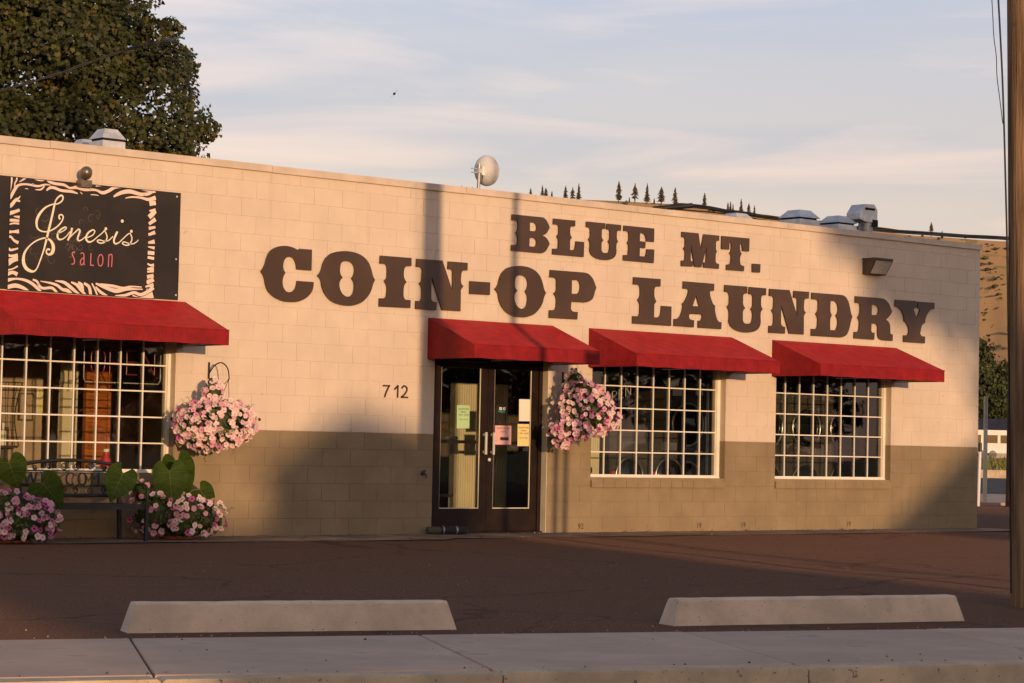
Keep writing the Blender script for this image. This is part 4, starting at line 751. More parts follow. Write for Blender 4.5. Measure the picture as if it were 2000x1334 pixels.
b = MB(); b.box(-9.30,.1375,1.512,-9.185,.1382,1.538); b.build('teal_strip', M['teal'], t)
for x in (-9.285, -9.225):
    b = MB(); b.box(x,.1375,1.545,x+.042,.1382,1.578); b.box(x+.012,.1368,1.555,x+.03,.1374,1.566,1); b.build('white_mark', [M['pwhite'], M['teal']], t)

# ------------------------------------------------------------------ neon signs in the windows
def neon(name, label, strokes_, frame, O, sx, sz, shear, r, mt, mtf, yy):
    t = thing(name, O, label, 'sign')
    for st in strokes_:
        P = catmull([(O[0]+sx*x, yy, O[2]+sz*z+shear*x) for x, z in st], 4) if len(st) > 2 else [(O[0]+sx*x, yy, O[2]+sz*z+shear*x) for x, z in st]
        b = MB(); b.tube(P, r, 6); b.build('tube_letter', mt, t)
    for st in frame:
        P = [(O[0]+sx*x, yy+.012, O[2]+sz*z+shear*x) for x, z in st]
        b = MB(); b.tube(P, r*.8, 6); b.build('tube_border', mtf, t)
    return t
ST = [[(.0,.5),(.05,.9),(.45,1),(.8,.85),(.85,.5),(.75,.1),(.4,0),(.05,.15),(0,.5)],
      [(1.15,0),(1.15,1)],[(1.15,1),(1.6,.98),(1.85,.78),(1.65,.5),(1.15,.45)],
      [(2.2,0),(2.2,1)],[(2.2,1),(2.85,1)],[(2.2,.52),(2.75,.52)],[(2.2,0),(2.85,0)],
      [(3.2,0),(3.2,1)],[(3.2,1),(3.95,0)],[(3.95,0),(3.95,1)]]
neon('neon_open_sign', 'red tube OPEN sign with pale border inside the salon window', ST,
     [[(-.35,1.35),(-.4,1.2),(-.4,-.2),(-.3,-.35),(1.85,-.35)],[(2.05,-.35),(4.25,-.35),(4.38,-.2),(4.38,1.25),(4.3,1.35)],[(-.35,1.35),(4.3,1.35)]],
     (-15.06,.26,1.80), .205, .27, .0, .0085, M['neonred'], M['neonwht'], .26)
nt = neon('neon_open_sign', 'slanted outline OPEN sign hung in the middle window near the flowers', ST, [], (-7.37,.28,1.665), .118, .125, .035, .006, M['neonwht'], M['neonwht'], .28)
b = MB(); b.tube([(-7.25,.28,1.82),(-7.10,.28,2.2),(-6.95,.28,1.86)], .003, 4); b.build('hanging_chain', M['cable'], nt)

# ------------------------------------------------------------------ machines and furniture indoors
def round_door(b_parent, x, y, z, R_):
    b = MB(); b.tube([(x+R_*cos(a), y-.02, z+R_*sin(a)) for a in [2*pi*k/28 for k in range(29)]], .02, 8, caps=False); rg = b.build('door_ring', M['steel'], b_parent)
    b = MB(); b.lathe((x,y-.003,z), [(R_*.93,0),(R_*.8,.03),(R_*.3,.055),(.01,.06)], 24, axis=(0,-1,0)); b.build('door_glass', M['dkglass'], b_parent)
def dryer(x, label):
    t = thing('stacked_dryer', (x, 1.75, .03), label, 'dryer', 'stacked dryers inside the laundry')
    b = MB(); b.box(x-.40,1.4,.03,x+.40,2.2,2.05); b.build('cabinet', M['machine'], t)
    for z in (.62, 1.45): round_door(t, x, 1.4, z, .30)
    for z in (1.0, 1.85):
        b = MB(); b.box(x-.3,1.385,z,x-.12,1.399,z+.10); b.box(x+.16,1.385,z+.02,x+.3,1.399,z+.08); b.build('control_panel', M['steel'], t)
    for sx_ in (-.395, .395):
        b = MB(); b.box(x+sx_-.008,1.39,.05,x+sx_+.008,1.3995,2.03); b.build('trim', M['steel'], t)
    for z in (.62, 1.45):
        b = MB(); b.box(x+.335,1.37,z-.12,x+.36,1.399,z+.12); b.build('door_pull', M['steel'], t)
for i, x in enumerate((-4.75, -3.93, -3.10, -2.28, -1.45)):
    dryer(x, ('stacked dryer seen through the right part of the middle window', 'stacked dryer behind the right edge of the middle window', 'stacked dryer seen through the left columns of the corner window', 'stacked dryer seen through the middle of the corner window', 'stacked dryer seen at the right side of the corner window')[i])
def washer(x, y, label):
    t = thing('washing_machine', (x, y+.35, .03), label, 'washer', 'front loading washers inside the laundry')
    b = MB(); b.box(x-.36,y,.03,x+.36,y+.75,1.35); b.build('cabinet', M['machine'], t)
    round_door(t, x, y, .72, .25)
    b = MB(); b.box(x-.12,y-.012,1.08,x+.16,y-.001,1.19); b.build('control_panel', M['steel'], t)
    b = MB(); b.box(x-.33,y-.012,.68,x-.26,y-.001,.78); b.build('warning_label', M['redplas'], t)
washer(-6.1, 1.15, 'grey front loading washer with round chrome door in the middle window')
washer(-5.35, 1.15, 'darker front loading washer behind the middle window near its right side')
t = thing('wire_chair', (-9.9, .75, .03), 'wire backed chair inside the left glass door', 'chair')
b = MB()
for k in range(6): b.tube([(-9.98+.035*k,.62+.02*k,.50),(-9.96+.04*k,.66+.02*k,.86)], .006, 5)
b.tube([(-9.99,.61,.86),(-9.75,.74,.90)], .012, 6); b.build('backrest', M['steel'], t)
b = MB(); b.box(-10.02,.60,.44,-9.62,1.02,.475); b.build('seat', M['indark'], t)
for x, y in ((-9.98,.64),(-9.66,.64),(-9.98,.98),(-9.66,.98)):
    b = MB(); b.tube([(x,y,.03),(x,y,.44)], .012, 6); b.build('leg', M['steel'], t)
t = thing('dark_bag', (-7.68, .45, .70), 'dark bag on the sill in the lower left corner of the middle window', 'bag')
b = MB(); b.ell((-7.66,.36,.80), (.13,.12,.11), 14, 9, 0, .06, RND); b.build('body', M['black'], t)
b = MB(); b.tube([(-7.72,.36,.88),(-7.68,.35,.96),(-7.62,.36,.88)], .008, 6); b.build('handle', M['black'], t)
b = MB(); b.box(-7.84,.206,.65,-5.4,.52,.688); b.build('window_shelf', M['indark'], BLD)
b = MB(); b.box(-16.57,.206,.60,-14.14,.52,.66); b.build('window_shelf', M['indark'], BLD)

# salon interior
t = thing('louvred_door', (-14.05, 2.28, .03), 'orange varnished louvred door standing inside the salon', 'door')
b = MB(); b.box(-13.94,2.26,.03,-13.90,2.33,1.98); b.box(-13.64,2.26,.03,-13.60,2.33,1.98); b.box(-13.899,2.31,.03,-13.641,2.322,1.98); b.build('stile', M['orange'], t)
z = .08
while z < 1.95:
    b = MB(); b.obox((-13.77,2.285,z), (.128,0,0), (0,.012,.022), (0,-.004,.003)); b.build('slat', M['orange'], t); z += .045
b = MB(); b.box(-14.25,2.27,.03,-14.05,2.34,2.0); b.build('door_casing', M['inyel'], BLD)
t = thing('wall_shelf', (-14.75, 3.2, .88), 'dark wall shelf holding salon bottles inside the salon window', 'shelf')
b = MB(); b.box(-15.1,3.05,.95,-14.4,3.295,.975); b.build('board', M['indark'], t)
b = MB(); b.box(-14.85,3.28,.62,-14.4,3.298,1.2); b.build('back_panel', M['indark'], t)
b = MB(); b.box(-15.0,3.1,.66,-14.55,3.295,.68); b.build('board', M['inyel'], t)
for i, (x, h, mt) in enumerate(((-14.97,.22,M['alum']),(-14.82,.32,M['redplas']),(-14.68,.2,M['alum']),(-14.55,.24,M['pwhite']))):
    t2 = thing('salon_bottle', (x, 3.15, .977), ('silver bottle at the left end of the salon shelf','tall red bottle on the salon shelf','silver bottle right of the red one on the salon shelf','white bottle at the right end of the salon shelf')[i], 'bottle', 'bottles on the salon shelf')
    b = MB(); b.lathe((x,3.15,.977), [(.042,0),(.042,h*.7),(.016,h*.8),(.016,h)], 12); b.build('body', mt, t2)
    b = MB(); b.lathe((x,3.15,.977+h), [(.019,0),(.019,.03)], 10); b.build('cap', M['pwhite'], t2)
for i, (x0, x1, z0, z1) in enumerate(((-14.28,-14.08,1.28,1.62), (-14.04,-13.82,1.36,1.70))):
    t2 = thing('picture_frame', ((x0+x1)/2, 3.29, z0), ('dark framed picture on the salon wall','pale poster beside the framed picture on the salon wall')[i], 'picture')
    b = MB(); b.box(x0,3.275,z0,x1,3.298,z1); b.build('frame', M['indark'] if i == 0 else M['pwhite'], t2)
    b = MB(); b.box(x0+.02,3.27,z0+.02,x1-.02,3.2748,z1-.02); b.build('print', M['intan'] if i == 0 else M['pyel'], t2)
t = thing('wire_dress_form', (-15.35, 1.6, .66), 'black wire dress form standing inside the salon window', 'dress form')
b = MB()
def rad(z): return .10+.07*abs((z-1.3)/.35)**1.6
for k in range(10):
    a = 2*pi*k/10; b.tube([(-15.35+rad(z)*cos(a), 1.6+rad(z)*sin(a)*.8, z) for z in [.98+.09*i for i in range(9)]], .004, 4)
for i in range(9):
    z = .98+.09*i; b.tube([(-15.35+rad(z)*cos(a), 1.6+rad(z)*sin(a)*.8, z) for a in [2*pi*k/14 for k in range(15)]], .003, 4, caps=False)
b.build('wire_body', M['black'], t)
b = MB(); b.tube([(-15.35,1.6,.03),(-15.35,1.6,.98)], .012, 6); b.lathe((-15.35,1.6,.03), [(.16,0),(.16,.015),(.02,.03)], 14); b.build('stand', M['black'], t)
t = thing('spray_bottle', (-14.75, .36, .66), 'red and white bottle on the salon window shelf', 'bottle')
b = MB(); b.lathe((-14.78,.36,.66), [(.055,0),(.055,.2),(.03,.24),(.03,.28)], 14); b.build('body', M['redplas'], t)
b = MB(); b.lathe((-14.78,.36,.94), [(.034,0),(.034,.03)], 12); b.build('cap', M['pwhite'], t)
t = thing('small_pot', (-14.95, .36, .66), 'small pale pot beside the red bottle on the salon window shelf', 'pot')
b = MB(); b.lathe((-14.95,.36,.66), [(.05,0),(.075,.12),(.08,.13),(.07,.13),(.06,.1)], 14, capt=True); b.build('body', M['pwhite'], t)

# ------------------------------------------------------------------ bench
BX0, BX1, BYB, BYF = -16.22, -15.02, -.36, -.90
t = thing('iron_bench', ((BX0+BX1)/2, -.63, .012), 'black iron bench with WELCOME cut in its back', 'bench')
def bar(name, pts, r, parent=t, seg=8):
    q = MB(); q.tube(pts, r, seg); return q.build(name, M['black'], parent)
ns = 7
for i in range(ns):
    y = BYF+.04+(BYB-BYF-.06)*i/(ns-1); q = MB(); q.box(BX0+.01, y-.027, .385, BX1-.01, y+.027, .40); q.build('seat_slat', M['black'], t)
q = MB(); q.box(BX0, BYF, .345, BX1, BYF+.03, .384); q.box(BX0, BYB-.03, .345, BX1, BYB, .384); q.build('seat_rail', M['black'], t)
for x in (BX0, BX1):
    q = MB(); q.box(x-.018, BYF-.018, .012, x+.018, BYF+.018, .384); q.build('leg', M['black'], t)
    q = MB(); q.obox((x, BYB+.02, .42), (.02,0,0), (0,.02,0), (0,.03,.42)); q.build('back_post', M['black'], t)
    bar('armrest', catmull([(x, BYF, .384), (x, BYF-.01, .54), (x, BYF+.06, .605), (x, BYF+.25, .60), (x, BYB+.01, .59)], 5), .014)
back = bar('backrest', catmull([(BX0, BYB+.045, .79), (BX0+.25, BYB+.045, .832), (BX0+.6, BYB+.045, .85), (BX0+.95, BYB+.045, .832), (BX1, BYB+.045, .79)], 6), .019)
bar('rail', [(BX0, BYB+.03, .478), (BX1, BYB+.03, .478)], .018, back)
bar('rail', [(BX0, BYB+.035, .575), (BX1, BYB+.035, .575)], .008, back); bar('rail', [(BX0, BYB+.04, .735), (BX1, BYB+.04, .735)], .008, back)
for i, chh in enumerate('WELCOME'):
    me = text_mesh('letter', chh, .185, .012, M['black']); me.transform(Matrix.Diagonal((.86, 1, 1.12, 1))); 
    link('letter', me, (BX0+.13+.155*i, BYB+.036, .581), back)
def scroll(cx, cz, r, a0, sg, turns=1.6, y=BYB+.04):
    bar('scroll', [(cx+r*(1-.75*k/22)*cos(a0+sg*2*pi*turns*k/22), y, cz+r*(1-.75*k/22)*sin(a0+sg*2*pi*turns*k/22)) for k in range(23)], .0065, back, 5)
for k, cx in enumerate((-.42, -.25, -.075, .075, .25, .42)):
    xm = (BX0+BX1)/2+cx; scroll(xm, .785 if abs(cx) < .3 else .768, .042 if abs(cx) < .3 else .028, pi*(k % 2), 1 if cx > 0 else -1); scroll(xm, .527, .038, pi*(k % 2), -1 if cx > 0 else 1)
# ------------------------------------------------------------------ petunias, elephant ears, baskets, planters
def flower_mesh(mt, mt2, seed):
    R_ = random.Random(seed); b = MB(); vs = [(0,0,-.35)]
    for k in range(10): a = 2*pi*k/10; vs.append((.30*cos(a), .30*sin(a), -.05))
    for k in range(20):
        a = 2*pi*k/20; r = (1.0, .97, .80, .97)[k % 4]*R_.uniform(.9,1.06); vs.append((r*cos(a), r*sin(a), .05+R_.uniform(-.12,.06)-.10*(k % 4 == 0)))
    fs = [(0, 1+k, 1+(k+1) % 10) for k in range(10)]; mi = [1]*10
    for k in range(10):
        a, c = 11+2*k, 11+(2*k+1); d = 11+(2*k+2) % 20; p, q = 1+k, 1+(k+1) % 10
        fs += [(p, a, c), (p, c, q), (q, c, d)]; mi += [0]*3
    b.v = vs; b.f = fs; b.mi = mi; b.sm = [True]*len(fs)
    return b.mesh('flower', [mt, mt2])
FM = [flower_mesh(M['pet1'], M['throat'], 1), flower_mesh(M['pet1'], M['pet2'], 2), flower_mesh(M['pet2'], M['throat'], 3), flower_mesh(M['pet2'], M['pet3'], 4), flower_mesh(M['pet3'], M['wine'], 5), flower_mesh(M['wine'], M['wine'], 6)]
def leaf_quads(b, P, nrm, L_, W_, R_, mi):
    n = Vector(nrm).normalized(); t = n.cross(Vector((R_.uniform(-1,1), R_.uniform(-1,1), R_.uniform(-1,.6))))
    if t.length < .05: t = n.cross(Vector((1,0,0)))
    t.normalize(); s = n.cross(t); P = Vector(P)
    vs = [P, P+t*L_*.45+s*W_*.5-n*.1*W_, P+t*L_, P+t*L_*.45-s*W_*.5-n*.1*W_, P+t*L_*.5+n*.08*W_]
    b.add(vs, [(0,1,4),(1,2,4),(2,3,4),(3,0,4)], mi)
def flower_mass(parent, lobes, nf, nl, weights, seed, view=Vector((-.62,-.78,0)), fs_=(.029,.042), only=None):
    R_ = random.Random(seed); b = MB(); tot = sum(l[3]*l[5]+l[4]*l[5] for l in lobes)
    def pick():
        r = R_.uniform(0, tot)
        for l in lobes:
            r -= l[3]*l[5]+l[4]*l[5]
            if r <= 0: return l
        return lobes[-1]
    for i in range(nl):
        l = pick(); d = Vector((R_.gauss(0,1), R_.gauss(0,1), R_.gauss(0,1))).normalized(); k = R_.uniform(.55,1.0)
        P = Vector((l[0]+d.x*l[3]*k, l[1]+d.y*l[4]*k, l[2]+d.z*l[5]*k))
        if P.y > -.015 or P.z < .02: continue
        leaf_quads(b, P, d+Vector((0,0,.35)), R_.uniform(.035,.065), R_.uniform(.018,.032), R_, 0 if R_.random() < .62 else 1)
    for l in lobes: b.ell((l[0],l[1],l[2]), (l[3]*.66,l[4]*.66,l[5]*.66), 12, 8, 0, .12, R_)
    # trailing stems
    for i in range(nl//24):
        l = pick(); d = Vector((R_.gauss(0,1), R_.gauss(0,1), R_.gauss(0,.6))).normalized(); P = Vector((l[0]+d.x*l[3], l[1]+d.y*l[4], l[2]+d.z*l[5]))
        if P.y > -.05 or P.z < .12: continue
        Q = P+d*R_.uniform(.04,.10)+Vector((0,0,R_.uniform(-.05,.05))); b.tube([P, (P+Q)/2+Vector((0,0,.01)), Q], .0022, 3, 1)
        for k in range(4): leaf_quads(b, P+(Q-P)*(k+1)/4, d, .035, .016, R_, 1)
    b.build('foliage', [M['foliA'], M['foliB']], parent, fixn=False, kind='stuff')
    pts = []; tries = 0
    while len(pts) < nf and tries < nf*40:
        tries += 1
        l = pick(); d = Vector((R_.gauss(0,1), R_.gauss(0,1), R_.gauss(0,1))).normalized()
        if d.dot(view) < -.15: continue
        k = R_.uniform(.93,1.05); P = Vector((l[0]+d.x*l[3]*k, l[1]+d.y*l[4]*k, l[2]+d.z*l[5]*k))
        if P.y > -.06 or P.z < .06: continue
        if only and not only(P, R_): continue
        if any((P-q).length < .033 for q in pts): continue
        inn = False
        for m_ in lobes:
            if m_ is not l and ((P.x-m_[0])/m_[3])**2+((P.y-m_[1])/m_[4])**2+((P.z-m_[2])/m_[5])**2 < .72: inn = True
        if inn: continue
        pts.append(P); nn = (d*.8+view*.75+Vector((R_.gauss(0,.4), R_.gauss(0,.4), R_.gauss(0,.35)))).normalized()
        q = Vector((0,0,1)).rotation_difference(nn) @ Quaternion((0,0,1), R_.uniform(0,6.28))
        me = R_.choices(FM, weights)[0]; s = R_.uniform(*fs_)*(.7 if me is FM[5] else 1)
        link('flower', me, P, parent, rot=q, scale=(s, s*R_.uniform(.8,1), s))
VIEW = Vector((-.62,-.78,0))
def hanging_basket(c, lobes, nf, nl, weights, seed, label, hook):
    t = thing('hanging_basket', c, label, 'hanging basket', 'petunia baskets hung on the wall')
    hx, hz = hook; b = MB()
    b.box(hx-.011, -.012, hz-.16, hx+.011, -.001, hz+.03)
    b.tube(catmull([(hx,-.01,hz-.10),(hx+.0,-.12,hz-.01),(hx-.0,-.26,hz+.02),(hx+.0,-.38,hz-.04),(hx+.0,-.42,hz-.15),(hx,-.40,hz-.17)], 5), .0075, 6)
    b.build('bracket', M['black'], t)
    b = MB()
    for a in (0, 2.1, 4.2): b.tube([(hx,-.41,hz-.17),(c[0]+.20*cos(a), c[1]+.20*sin(a), c[2]+.12)], .0035, 4)
    b.build('hanger', M['cable'], t)
    b = MB(); b.lathe((c[0],c[1],c[2]-.14), [(.12,0),(.19,.10),(.22,.20),(.225,.21)], 18); b.build('pot', M['black'], t)
    flower_mass(t, lobes, nf, nl, weights, seed, VIEW)
hanging_basket((-13.90,-.44,1.28), [(-13.92,-.46,1.29,.47,.40,.25), (-13.93,-.45,1.20,.40,.36,.24), (-13.90,-.42,1.62,.13,.12,.14), (-13.93,-.42,1.72,.06,.06,.09), (-13.66,-.40,1.30,.32,.30,.24), (-14.12,-.46,1.24,.28,.28,.22)],
   290, 1500, (7,5,4,2,.7,.6), 21, 'round hanging basket of pale pink petunias between salon window and house number', (-13.70, 1.94))
hanging_basket((-8.45,-.44,1.48), [(-8.33,-.46,1.52,.30,.30,.27), (-8.12,-.40,1.50,.30,.28,.25), (-8.62,-.46,1.30,.30,.25,.15), (-8.42,-.42,1.80,.24,.22,.15), (-8.52,-.40,1.98,.10,.10,.10), (-8.72,-.45,1.17,.13,.12,.10), (-8.15,-.38,1.72,.18,.18,.16), (-8.52,-.44,1.56,.26,.22,.24)],
   295, 1800, (5,4,5,3,2,1), 33, 'ragged hanging basket of pink petunias between the doors and middle window', (-8.36, 2.02))

def ear_leaf(parent, top, tip, width, face, bend=.10, stem_to=None, curl=.0):
    """heart-shaped leaf: top = notch end, tip = point, face = direction it faces"""
    top, tip = Vector(top), Vector(tip); ax = tip-top; Ln = ax.length; ay = ax/Ln; f = Vector(face); f = (f-ay*f.dot(ay)).normalized(); sd = ay.cross(f).normalized()
    def hw(v):   # half width along the leaf
        T = [(0,.30),(.06,.40),(.15,.47),(.28,.50),(.42,.485),(.56,.43),(.70,.33),(.82,.21),(.92,.10),(1,0)]
        for i in range(len(T)-1):
            if T[i][0] <= v <= T[i+1][0]: q = (v-T[i][0])/(T[i+1][0]-T[i][0]); return T[i][1]*(1-q)+T[i+1][1]*q
        return 0
    def inn(v): return max(0, .22-v)/.22*.20
    def pt(v, s, u):  # u 0..1 from inner to outer
        x = (inn(v)+(hw(v)-inn(v))*u)*width*s
        wav = .012*sin(v*17+s)*u*u
        dz = -bend*Ln*(v-.25)**2*1.6-curl*(x/width)**2*width-.05*abs(x)+wav
        return top+ay*(v*Ln)+sd*x+f*dz
    b = MB(); NV, NU = 16, 5
    for s in (1, -1):
        vs = [pt(i/NV, s, j/NU) for i in range(NV+1) for j in range(NU+1)]
        fs = [(i*(NU+1)+j, i*(NU+1)+j+1, (i+1)*(NU+1)+j+1, (i+1)*(NU+1)+j) for i in range(NV) for j in range(NU)]
        b.add(vs, fs, 0, True)
    lf = b.build('leaf', M['ear'], parent, fixn=False)
    b = MB()
    b.tube([pt(v, 1, 0)+f*.003 for v in (.22,.4,.6,.8,.97)], [.006,.005,.004,.003,.0015], 5)
    for s in (1, -1):
        for v0, v1 in ((.22,.08),(.24,.26),(.36,.46),(.48,.62),(.62,.77),(.75,.88)):
            b.tube([pt(v0+(v1-v0)*q, s, q*.93)+f*.002 for q in (0,.33,.66,1)], [.0032,.0026,.002,.001], 4)
    b.build('vein', M['vein'], lf)
    if stem_to:
        a = pt(.22, 1, 0)-f*.012; S_ = Vector(stem_to); b = MB(); b.tube(catmull([S_, (S_+a)/2+Vector((0,0,.10))-f*.05, a], 6), [.012]*12+[.008], 6); b.build('stem', M['vein'], parent)
def planter(c, r, lobes, nf, nl, weights, seed, label, leaves, only=None):
    t = thing('flower_planter', c, label, 'planter', 'petunia planters beside the bench')
    b = MB(); b.lathe((c[0],c[1],.012), [(r*.72,0),(r*.80,.03),(r,.22),(r*1.06,.23),(r*1.06,.27),(r*.95,.27),(r*.9,.22)], 22); b.build('pot', M['terra'], t)
    b = MB(); b.lathe((c[0],c[1],.012), [(r*.9,0),(r*1.1,.02),(r*1.08,.03)], 22); b.build('saucer', M['terra'], t)
    flower_mass(t, lobes, nf, nl, weights, seed, VIEW, only=only)
    for l in leaves: ear_leaf(t, *l[:4], **l[4])
fc = (-.55,-.80,.12)
planter((-14.36,-.46,.012), .19, [(-14.36,-.55,.25,.42,.36,.25), (-14.02,-.50,.23,.27,.25,.22), (-14.70,-.55,.28,.28,.30,.27), (-14.45,-.62,.36,.26,.25,.16), (-14.40,-.66,.13,.36,.20,.11), (-14.80,-.45,.52,.14,.14,.14)],
   120, 1500, (5,4,4,2,1.2,.8), 45, 'pink petunia planter with large upright leaves right of the bench',
   [((-14.635,-.70,.865), (-14.60,-.74,.355), .38, fc, dict(stem_to=(-14.45,-.52,.28), bend=.06)),
    ((-14.44,-.50,.955), (-14.29,-.54,.46), .36, (-.75,-.6,.1), dict(stem_to=(-14.40,-.50,.28), bend=.05)),
    ((-15.16,-.70,.80), (-15.40,-.80,.44), .34, (-.4,-.85,.35), dict(stem_to=(-14.62,-.55,.35), bend=.08)),
    ((-14.13,-.47,.60), (-13.95,-.55,.34), .27, (-.75,-.6,.15), dict(stem_to=(-14.33,-.47,.28), bend=.08))], 
   only=lambda P, R_: P.x > -14.75 or R_.random() < .45)
planter((-16.62,-.92,.012), .20, [(-16.62,-1.0,.24,.40,.36,.24), (-16.36,-1.02,.26,.22,.22,.22), (-16.7,-1.0,.36,.33,.30,.20), (-16.60,-1.10,.12,.36,.2,.10)],
   125, 1300, (3,3,5,4,3,.6), 57, 'pink petunia planter left of the bench at the photo edge',
   [((-16.40,-1.02,.68), (-16.12,-1.08,.36), .36, (-.55,-.75,.35), dict(stem_to=(-16.58,-.92,.28), bend=.10)),
    ((-16.72,-.95,.90), (-16.60,-1.0,.56), .34, (-.6,-.7,.2), dict(stem_to=(-16.62,-.92,.28), bend=.08))])

# ------------------------------------------------------------------ roof things
def hood(x, y, zb, w, h, label, stack=0, dull='galv', grp='metal vent hoods on the flat roof'):
    t = thing('vent_hood', (x, y, 3.9), label, 'roof vent', grp)
    wt = w*.56; z1 = zb+h*.52
    b = MB()
    q = [(-w/2,-w/2),(w/2,-w/2),(w/2,w/2),(-w/2,w/2)]
    b.add([(x+a,y+c,zb) for a, c in q]+[(x+a,y+c,z1) for a, c in q], [(0,3,2,1),(0,1,5,4),(1,2,6,5),(2,3,7,6),(3,0,4,7),(4,5,6,7)])
    b.build('box', M[dull], t)
    b = MB(); q2 = [(a*.86,c*.86) for a, c in q]; b.add([(x+a,y+c,z1+.001) for a, c in q2]+[(x+a,y+c,z1+h*.10) for a, c in q2], [(0,1,5,4),(1,2,6,5),(2,3,7,6),(3,0,4,7),(4,5,6,7)]); b.build('slot', M['darkgap'], t)
    b = MB(); q3 = [(a*wt/w,c*wt/w) for a, c in q]; ov = [(a*1.05,c*1.05) for a, c in q]
    b.add([(x+a,y+c,z1+h*.09) for a, c in ov]+[(x+a,y+c,zb+h) for a, c in q3], [(0,3,2,1),(0,1,5,4),(1,2,6,5),(2,3,7,6),(3,0,4,7),(4,5,6,7)])
    b.build('cap', M[dull], t)
    b = MB(); b.lathe((x,y,3.9), [(stack or w*.3,0),(stack or w*.3,zb-3.9+.01)], 18); b.build('stack', M['galv2'], t)
hood(-14.38, 1.2, 4.34, .30, .30, 'larger galvanized vent hood on the roof above the salon sign')
hood(-14.15, 2.1, 4.38, .26, .24, 'small vent hood half hidden behind the larger one above the salon')
hood(-4.02, 1.2, 4.25, .36, .24, 'lowest vent hood on the roof above the letters MT, beside black cables')
hood(-2.70, 1.2, 4.34, .42, .30, 'wide vent hood on the roof, left of the pair near the stack pipe')
hood(-1.86, 1.2, 4.34, .40, .28, 'vent hood on the roof next to the tall stack vent')
t = thing('stack_vent', (-1.36, 1.1, 3.9), 'tall round stack vent with boxy metal hood near the roof corner', 'roof vent', 'metal vent hoods on the flat roof')
sx_, sy_ = -1.40, 1.1
b = MB(); b.lathe((sx_+.06,sy_,3.9), [(.105,0),(.105,.64)], 20); b.lathe((sx_+.06,sy_,4.51), [(.115,0),(.115,.05)], 20); b.build('stack', M['galv2'], t)
hd = [(-.22,.03),(-.23,.12),(-.12,.26),(.10,.27),(.17,.19),(.17,.05),(.10,0),(-.10,0)]
b = MB(); n = len(hd); y0, y1 = sy_-.13, sy_+.13
b.add([(sx_+a,y0,4.56+c) for a, c in hd]+[(sx_+a,y1,4.56+c) for a, c in hd], [tuple(range(n)), tuple(n+i for i in reversed(range(n)))]+[(i,(i+1)%n,n+(i+1)%n,n+i) for i in range(n)])
b.build('hood', M['galv'], t)
b = MB(); b.box(sx_-.11,y0-.004,4.735,sx_+.11,y0-.001,4.77); b.build('slot', M['darkgap'], t)
b = MB(); b.box(sx_+.06,y0-.006,4.50,sx_+.18,y1+.006,4.60); b.build('collar', M['darkgap'], t)

# dish antenna
t = thing('dish_antenna', (-9.16, .8, 3.9), 'round white dish antenna on a short mast above the wall', 'antenna')
b = MB(); b.tube([(-9.16,.8,3.9),(-9.15,.8,4.70)], .022, 10); b.build('mast', M['galv2'], t)
dax = Vector((.90,.24,.12)).normalized(); dc = Vector((-9.045,.80,4.62)); RR = .195
b = MB(); b.lathe(dc-dax*.005, [(.03,-.055),(.07,-.052),(.12,-.035),(.165,-.008),(RR,.03),(RR+.004,.034),(RR-.004,.036),(.15,.004),(.09,-.02),(.01,-.032)], 30, axis=dax, capb=True, capt=True); b.build('dish', M['dishw'], t)
b = MB(); b.obox((-9.105,.79,4.61), (.022,0,0), (0,.03,0), (0,0,.055)); b.build('radio_box', M['dishw'], t)
b = MB()
for z in (4.585, 4.635): b.tube([(-9.27,.81,z-.002),(-9.06,.79,z)], .008, 6)
b.obox((-9.155,.8,4.61), (.03,0,0), (0,.03,0), (0,0,.03)); b.build('clamp', M['galv'], t)
b = MB(); b.tube(catmull([(-9.10,.78,4.56),(-9.11,.79,4.47),(-9.14,.80,4.40),(-9.145,.83,4.0)], 4), .005, 5); b.build('cable', M['cable'], t)

# ------------------------------------------------------------------ cables
def cable(name, pts, r, label, cat='cable', grp=None, strands=1, tw=.03, turns=6, sub=8):
    P = catmull(pts, sub); b = MB()
    if strands == 1: b.tube(P, r, 5)
    else:
        for k in range(strands):
            Q = []
            for i, p in enumerate(P):
                a = 2*pi*(k/strands+turns*i/len(P)); Q.append(p+Vector((0, 0, 1))*tw*sin(a)+Vector((.7,-.7,0))*tw*cos(a))
            b.tube(Q, r, 5)
    o = b.build(name, M['cable'], org=pts[0]); tag(o, label, cat, grp); return o
CE1, CE2 = (-4.45, 15.47, 8.67), (-1.69, 19.64, 9.49)
CB1 = [(-0.57, 6.23, 5.17), (-0.11, 6.2, 5.25), (0.81, 6.13, 5.22), (1.66, 5.96, 5.17), (2.63, 5.65, 5.1), (3.98, 5.64, 5.13), (5.34, 5.59, 5.14), (7.87, 5.64, 5.23), (10.25, 5.8, 5.29)]
CB2 = [(-0.5, 6.12, 5.15), (0.93, 6.0, 5.15), (1.98, 5.77, 5.04), (2.75, 5.52, 5.16), (4.1, 5.5, 5.08), (7.87, 5.64, 5.21), (10.25, 5.8, 5.27)]
cable('service_cable', [(-11.4,11.4,6.18),(-10.99,11.15,6.34),(-10.57,10.94,6.5),(-9.89,10.56,6.78),(-8.93,10.01,7.23),(-8.32,9.63,7.44),CE1,CE2], .013, 'twisted black service cable crossing in front of the big tree', strands=2, tw=.014, turns=9)
cable('overhead_cable', CB1, .019, 'thick bundle of black overhead cables behind the roof vents', strands=3, tw=.021, turns=3)
cable('overhead_cable', CB2, .013, 'thin black cable sagging beside the thick bundle behind the vents')
t = thing('service_mast', CB1[0], 'black service riser on the roof where the cable bundle starts', 'mast')
b = MB(); c = Vector(CB1[0]); b.tube([(c.x,c.y,3.9),c], .05, 8); b.build('pole', M['cable'], t)
